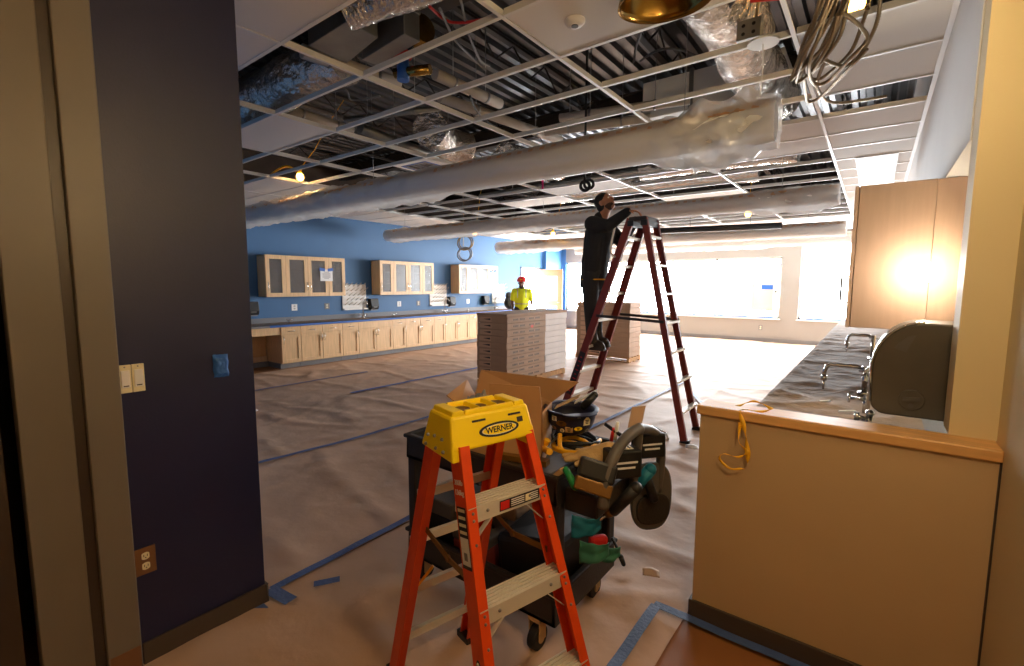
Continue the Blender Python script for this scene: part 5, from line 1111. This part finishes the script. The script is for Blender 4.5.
hd = MB(); hd.caps(hipc+V(-.01, 0, -.07), hipc+V(.0, 0, .12), .155, .16); hd.caps(hipc+V(.0, 0, .1), chest+V(-.0, 0, .02), .16, .17); hd.caps(hipc+V(0, -.07, -.04), shR+V(.02, .08, -.06), .11, .11); hd.caps(hipc+V(0, .07, -.04), shL+V(.02, -.08, -.06), .11, .11)
hd.caps(shR+V(0, .02, -.01), shL+V(0, -.02, -.01), .085, .085); hd.caps(neckb+V(-.01, 0, -.05), neckb+V(-.0, 0, .03), .1, .08)
for (s_, e_, w_) in ((shR, elR, wrR), (shL, elL, wrL)): hd.caps(s_, e_, .092, .074); hd.caps(e_, e_.lerp(w_, .93), .074, .05)
hd.caps(neckb+V(-.075, -.08, -.03), neckb+V(-.075, .08, -.03), .06, .06); hd.ell(neckb+V(-.1, 0, -.08), (.06, .1, .1)); hd.caps(hipc+V(-.1, -.08, -.12), hipc+V(-.11, .08, -.12), .05, .05)
hd.build('hoodie', 'hoodie', t, remesh=.012)
pn = MB(); pn.caps(hpR+V(0, .03, .05), hpL+V(0, -.03, .05), .125, .125)
for (h_, k_, a_) in ((hpR, knR, anR), (hpL, knL, anL)): pn.caps(h_+V(-.01, 0, .0), k_, .115, .08); pn.caps(k_, a_+V(0, 0, .0), .08, .062); pn.caps(h_+V(-.05, 0, -.02), k_+V(-.02, 0, .15), .09, .06)
pn.build('trousers', 'pants', t, remesh=.012)
MB().tube([hipc+V(.155*math.cos(a), .19*math.sin(a), -.06) for a in [k*.3142 for k in range(20)]], .008, 6, closed=True).build('yellow_belt_edge', 'yellow_cord', t)
for a_ in (anR, anL):
    bt = MB(); bt.caps(a_+V(0, 0, .05), a_+V(.02, 0, -.02), .07, .066); bt.caps(a_+V(0.02, 0, -.02), a_+V(.11, 0, -.035), .06, .045); bt.caps(a_+V(-.03, 0, -.055), a_+V(.13, 0, -.06), .045, .042); bt.box(a_.x-.075, a_.y-.04, a_.z-.105, a_.x+.175, a_.y+.04, a_.z-.075)
    bt.build('boot', 'boot', t, remesh=.008)
mb = MB(); mb.tube(wob([wrR+V(-.12, -.05, -.12), V(-2.33, 4.86, 2.1), V(-2.34, 4.86, 1.98), V(-2.29, 4.88, 1.92)], 8, 1, .003), .012, 8); tag(mb.build('cable_strip', 'alu'), 'pale cable hanging beside the tall ladder below the man in black', 'cable')

# ---- person in the yellow shirt, faces the camera
PO = (-7.85, 10.75, 0); t = thing('person', 'person in yellow hi-vis shirt and red hard hat standing behind near pallet', 'person', PO); o = Vector(PO); F2 = V(.59, -.81, 0).normalized(); S2 = F2.cross(up)
def Q(f, s, z): return o+F2*f+S2*s+up*z
hc = Q(.045, .0, 1.65); b = MB(); Fd, Sd, Ud, HM3 = head(b, hc, F2-up*.12+S2*.12, 1.2)
b.caps(Q(0, 0, 1.48), Q(.02, 0, 1.62), .075, .072); b.caps(Q(0, 0, 1.0), Q(0, 0, 1.34), .13, .15); b.caps(Q(0, -.18, 1.44), Q(0, .18, 1.44), .06, .06)
arms = []
for q in (-1, 1):
    s_, e_, w_ = Q(0, .205*q, 1.43), Q(-.02, .27*q, 1.14), Q(.12, .25*q, .93); arms.append((s_, e_, w_)); b.caps(s_, e_, .052, .042); b.caps(e_, w_, .043, .03); hand(b, w_, F2*.5-up*.8, F2*-.3-S2*q, 1, .3, q)
    b.caps(Q(0, .1*q, .93), Q(.02, .11*q, .5), .08, .058); b.caps(Q(.02, .11*q, .5), Q(-.01, .11*q, .09), .056, .04); b.caps(Q(-.02, .11*q, .05), Q(.14, .12*q, .04), .04, .035)
b.build('body', 'skin_dark', t, remesh=.009); eyes(hc+Fd*.016, Fd, Sd, Ud, t)
br_ = MB(); br_.ell(hc-Ud*.085+Fd*.04, (.08, .077, .075), 14, 10, 0, HM3); br_.build('beard', 'hair', t, remesh=.009)
hr = MB(); hr.ell(hc+Ud*.03-Fd*.03, (.11, .1, .1), 14, 10, 0, HM3); hr.build('hair', 'hair', t, remesh=.012)
sh = MB(); sh.caps(Q(0, 0, .98), Q(0, 0, 1.34), .155, .165); sh.caps(Q(0, -.07, 1.0), Q(0, -.12, 1.36), .12, .11); sh.caps(Q(0, .07, 1.0), Q(0, .12, 1.36), .12, .11); sh.caps(Q(0, -.17, 1.43), Q(0, .17, 1.43), .08, .08); sh.caps(Q(0, 0, 1.4), Q(0, 0, 1.53), .11, .085)
for (s_, e_, w_) in arms: sh.caps(s_, s_.lerp(e_, .72), .085, .075)
shirt = sh.build('hi_vis_shirt', 'hivis', t, remesh=.014); shirt['_off'] = t['_off']
mb = MB()
for q in (-1, 1): mb.tube(wob([Q(.0, .11*q, 1.545), Q(.1, .115*q, 1.49), Q(.165, .115*q, 1.38), Q(.18, .115*q, 1.25)], 6, 1, 0), .012, 6)
mb.tube([Q(.185*math.cos(a), .215*math.sin(a), 1.08) for a in [k*.3142 for k in range(20)]], .013, 6, closed=True); mb.build('reflective_bands', 'reflective', shirt)
pn = MB(); pn.caps(Q(0, -.09, .92), Q(0, .09, .92), .13, .13)
for q in (-1, 1): pn.caps(Q(0, .1*q, .93), Q(.02, .11*q, .5), .115, .085); pn.caps(Q(.02, .11*q, .5), Q(-.01, .11*q, .12), .085, .07)
pn.build('trousers', 'pants', t, remesh=.016)
for q in (-1, 1):
    bt = MB(); bt.caps(Q(-.01, .11*q, .15), Q(-.01, .11*q, .07), .06, .06); bt.caps(Q(-.03, .11*q, .055), Q(.15, .12*q, .05), .05, .045); bt.build('boot', 'boot', t, remesh=.014)
ht = MB(); TMh = HM3; hcx = hc+Ud*.065
ht.lathe([(0, .13), (.06, .122), (.105, .092), (.13, .045), (.138, 0), (.148, -.006), (.134, -.01)], hcx, 28, M4=HM3, sx=1.12); ht.build('hard_hat', 'red_hat', t)
mb = MB().prism([hcx+Fd*(.115+.07*math.cos(a))+Sd*(.115*math.sin(a))-Ud*.008 for a in [R_(-90+15*k) for k in range(13)]], Ud*.006); mb.build('hat_brim', 'red_hat', t); MB().obox(hcx+Fd*.142+Ud*.042, Fd*.003, Sd*.03, Ud*.02).build('hat_badge', 'yellow', t)
# dark jacket / bag on the counter beside the person
c = V(-9.0, 11.75, .85); t2 = thing('backpack', 'dark bag on counter left of person in the yellow shirt', 'bag', tuple(c)); MB().ell(c+V(0, -.05, .2), (.15, .24, .2)).ell(c+V(.02, .16, .32), (.12, .18, .16)).ell(c+V(.0, -.1, .42), (.1, .12, .12)).build('bag_body', 'ink', t2, remesh=.02); MB().tube(wob([c+V(.14, -.15, .1), c+V(.22, -.1, .3), c+V(.1, 0, .5), c+V(.18, .12, .3)], 6, 1, .01), .02, 6).build('strap', 'grey', t2)
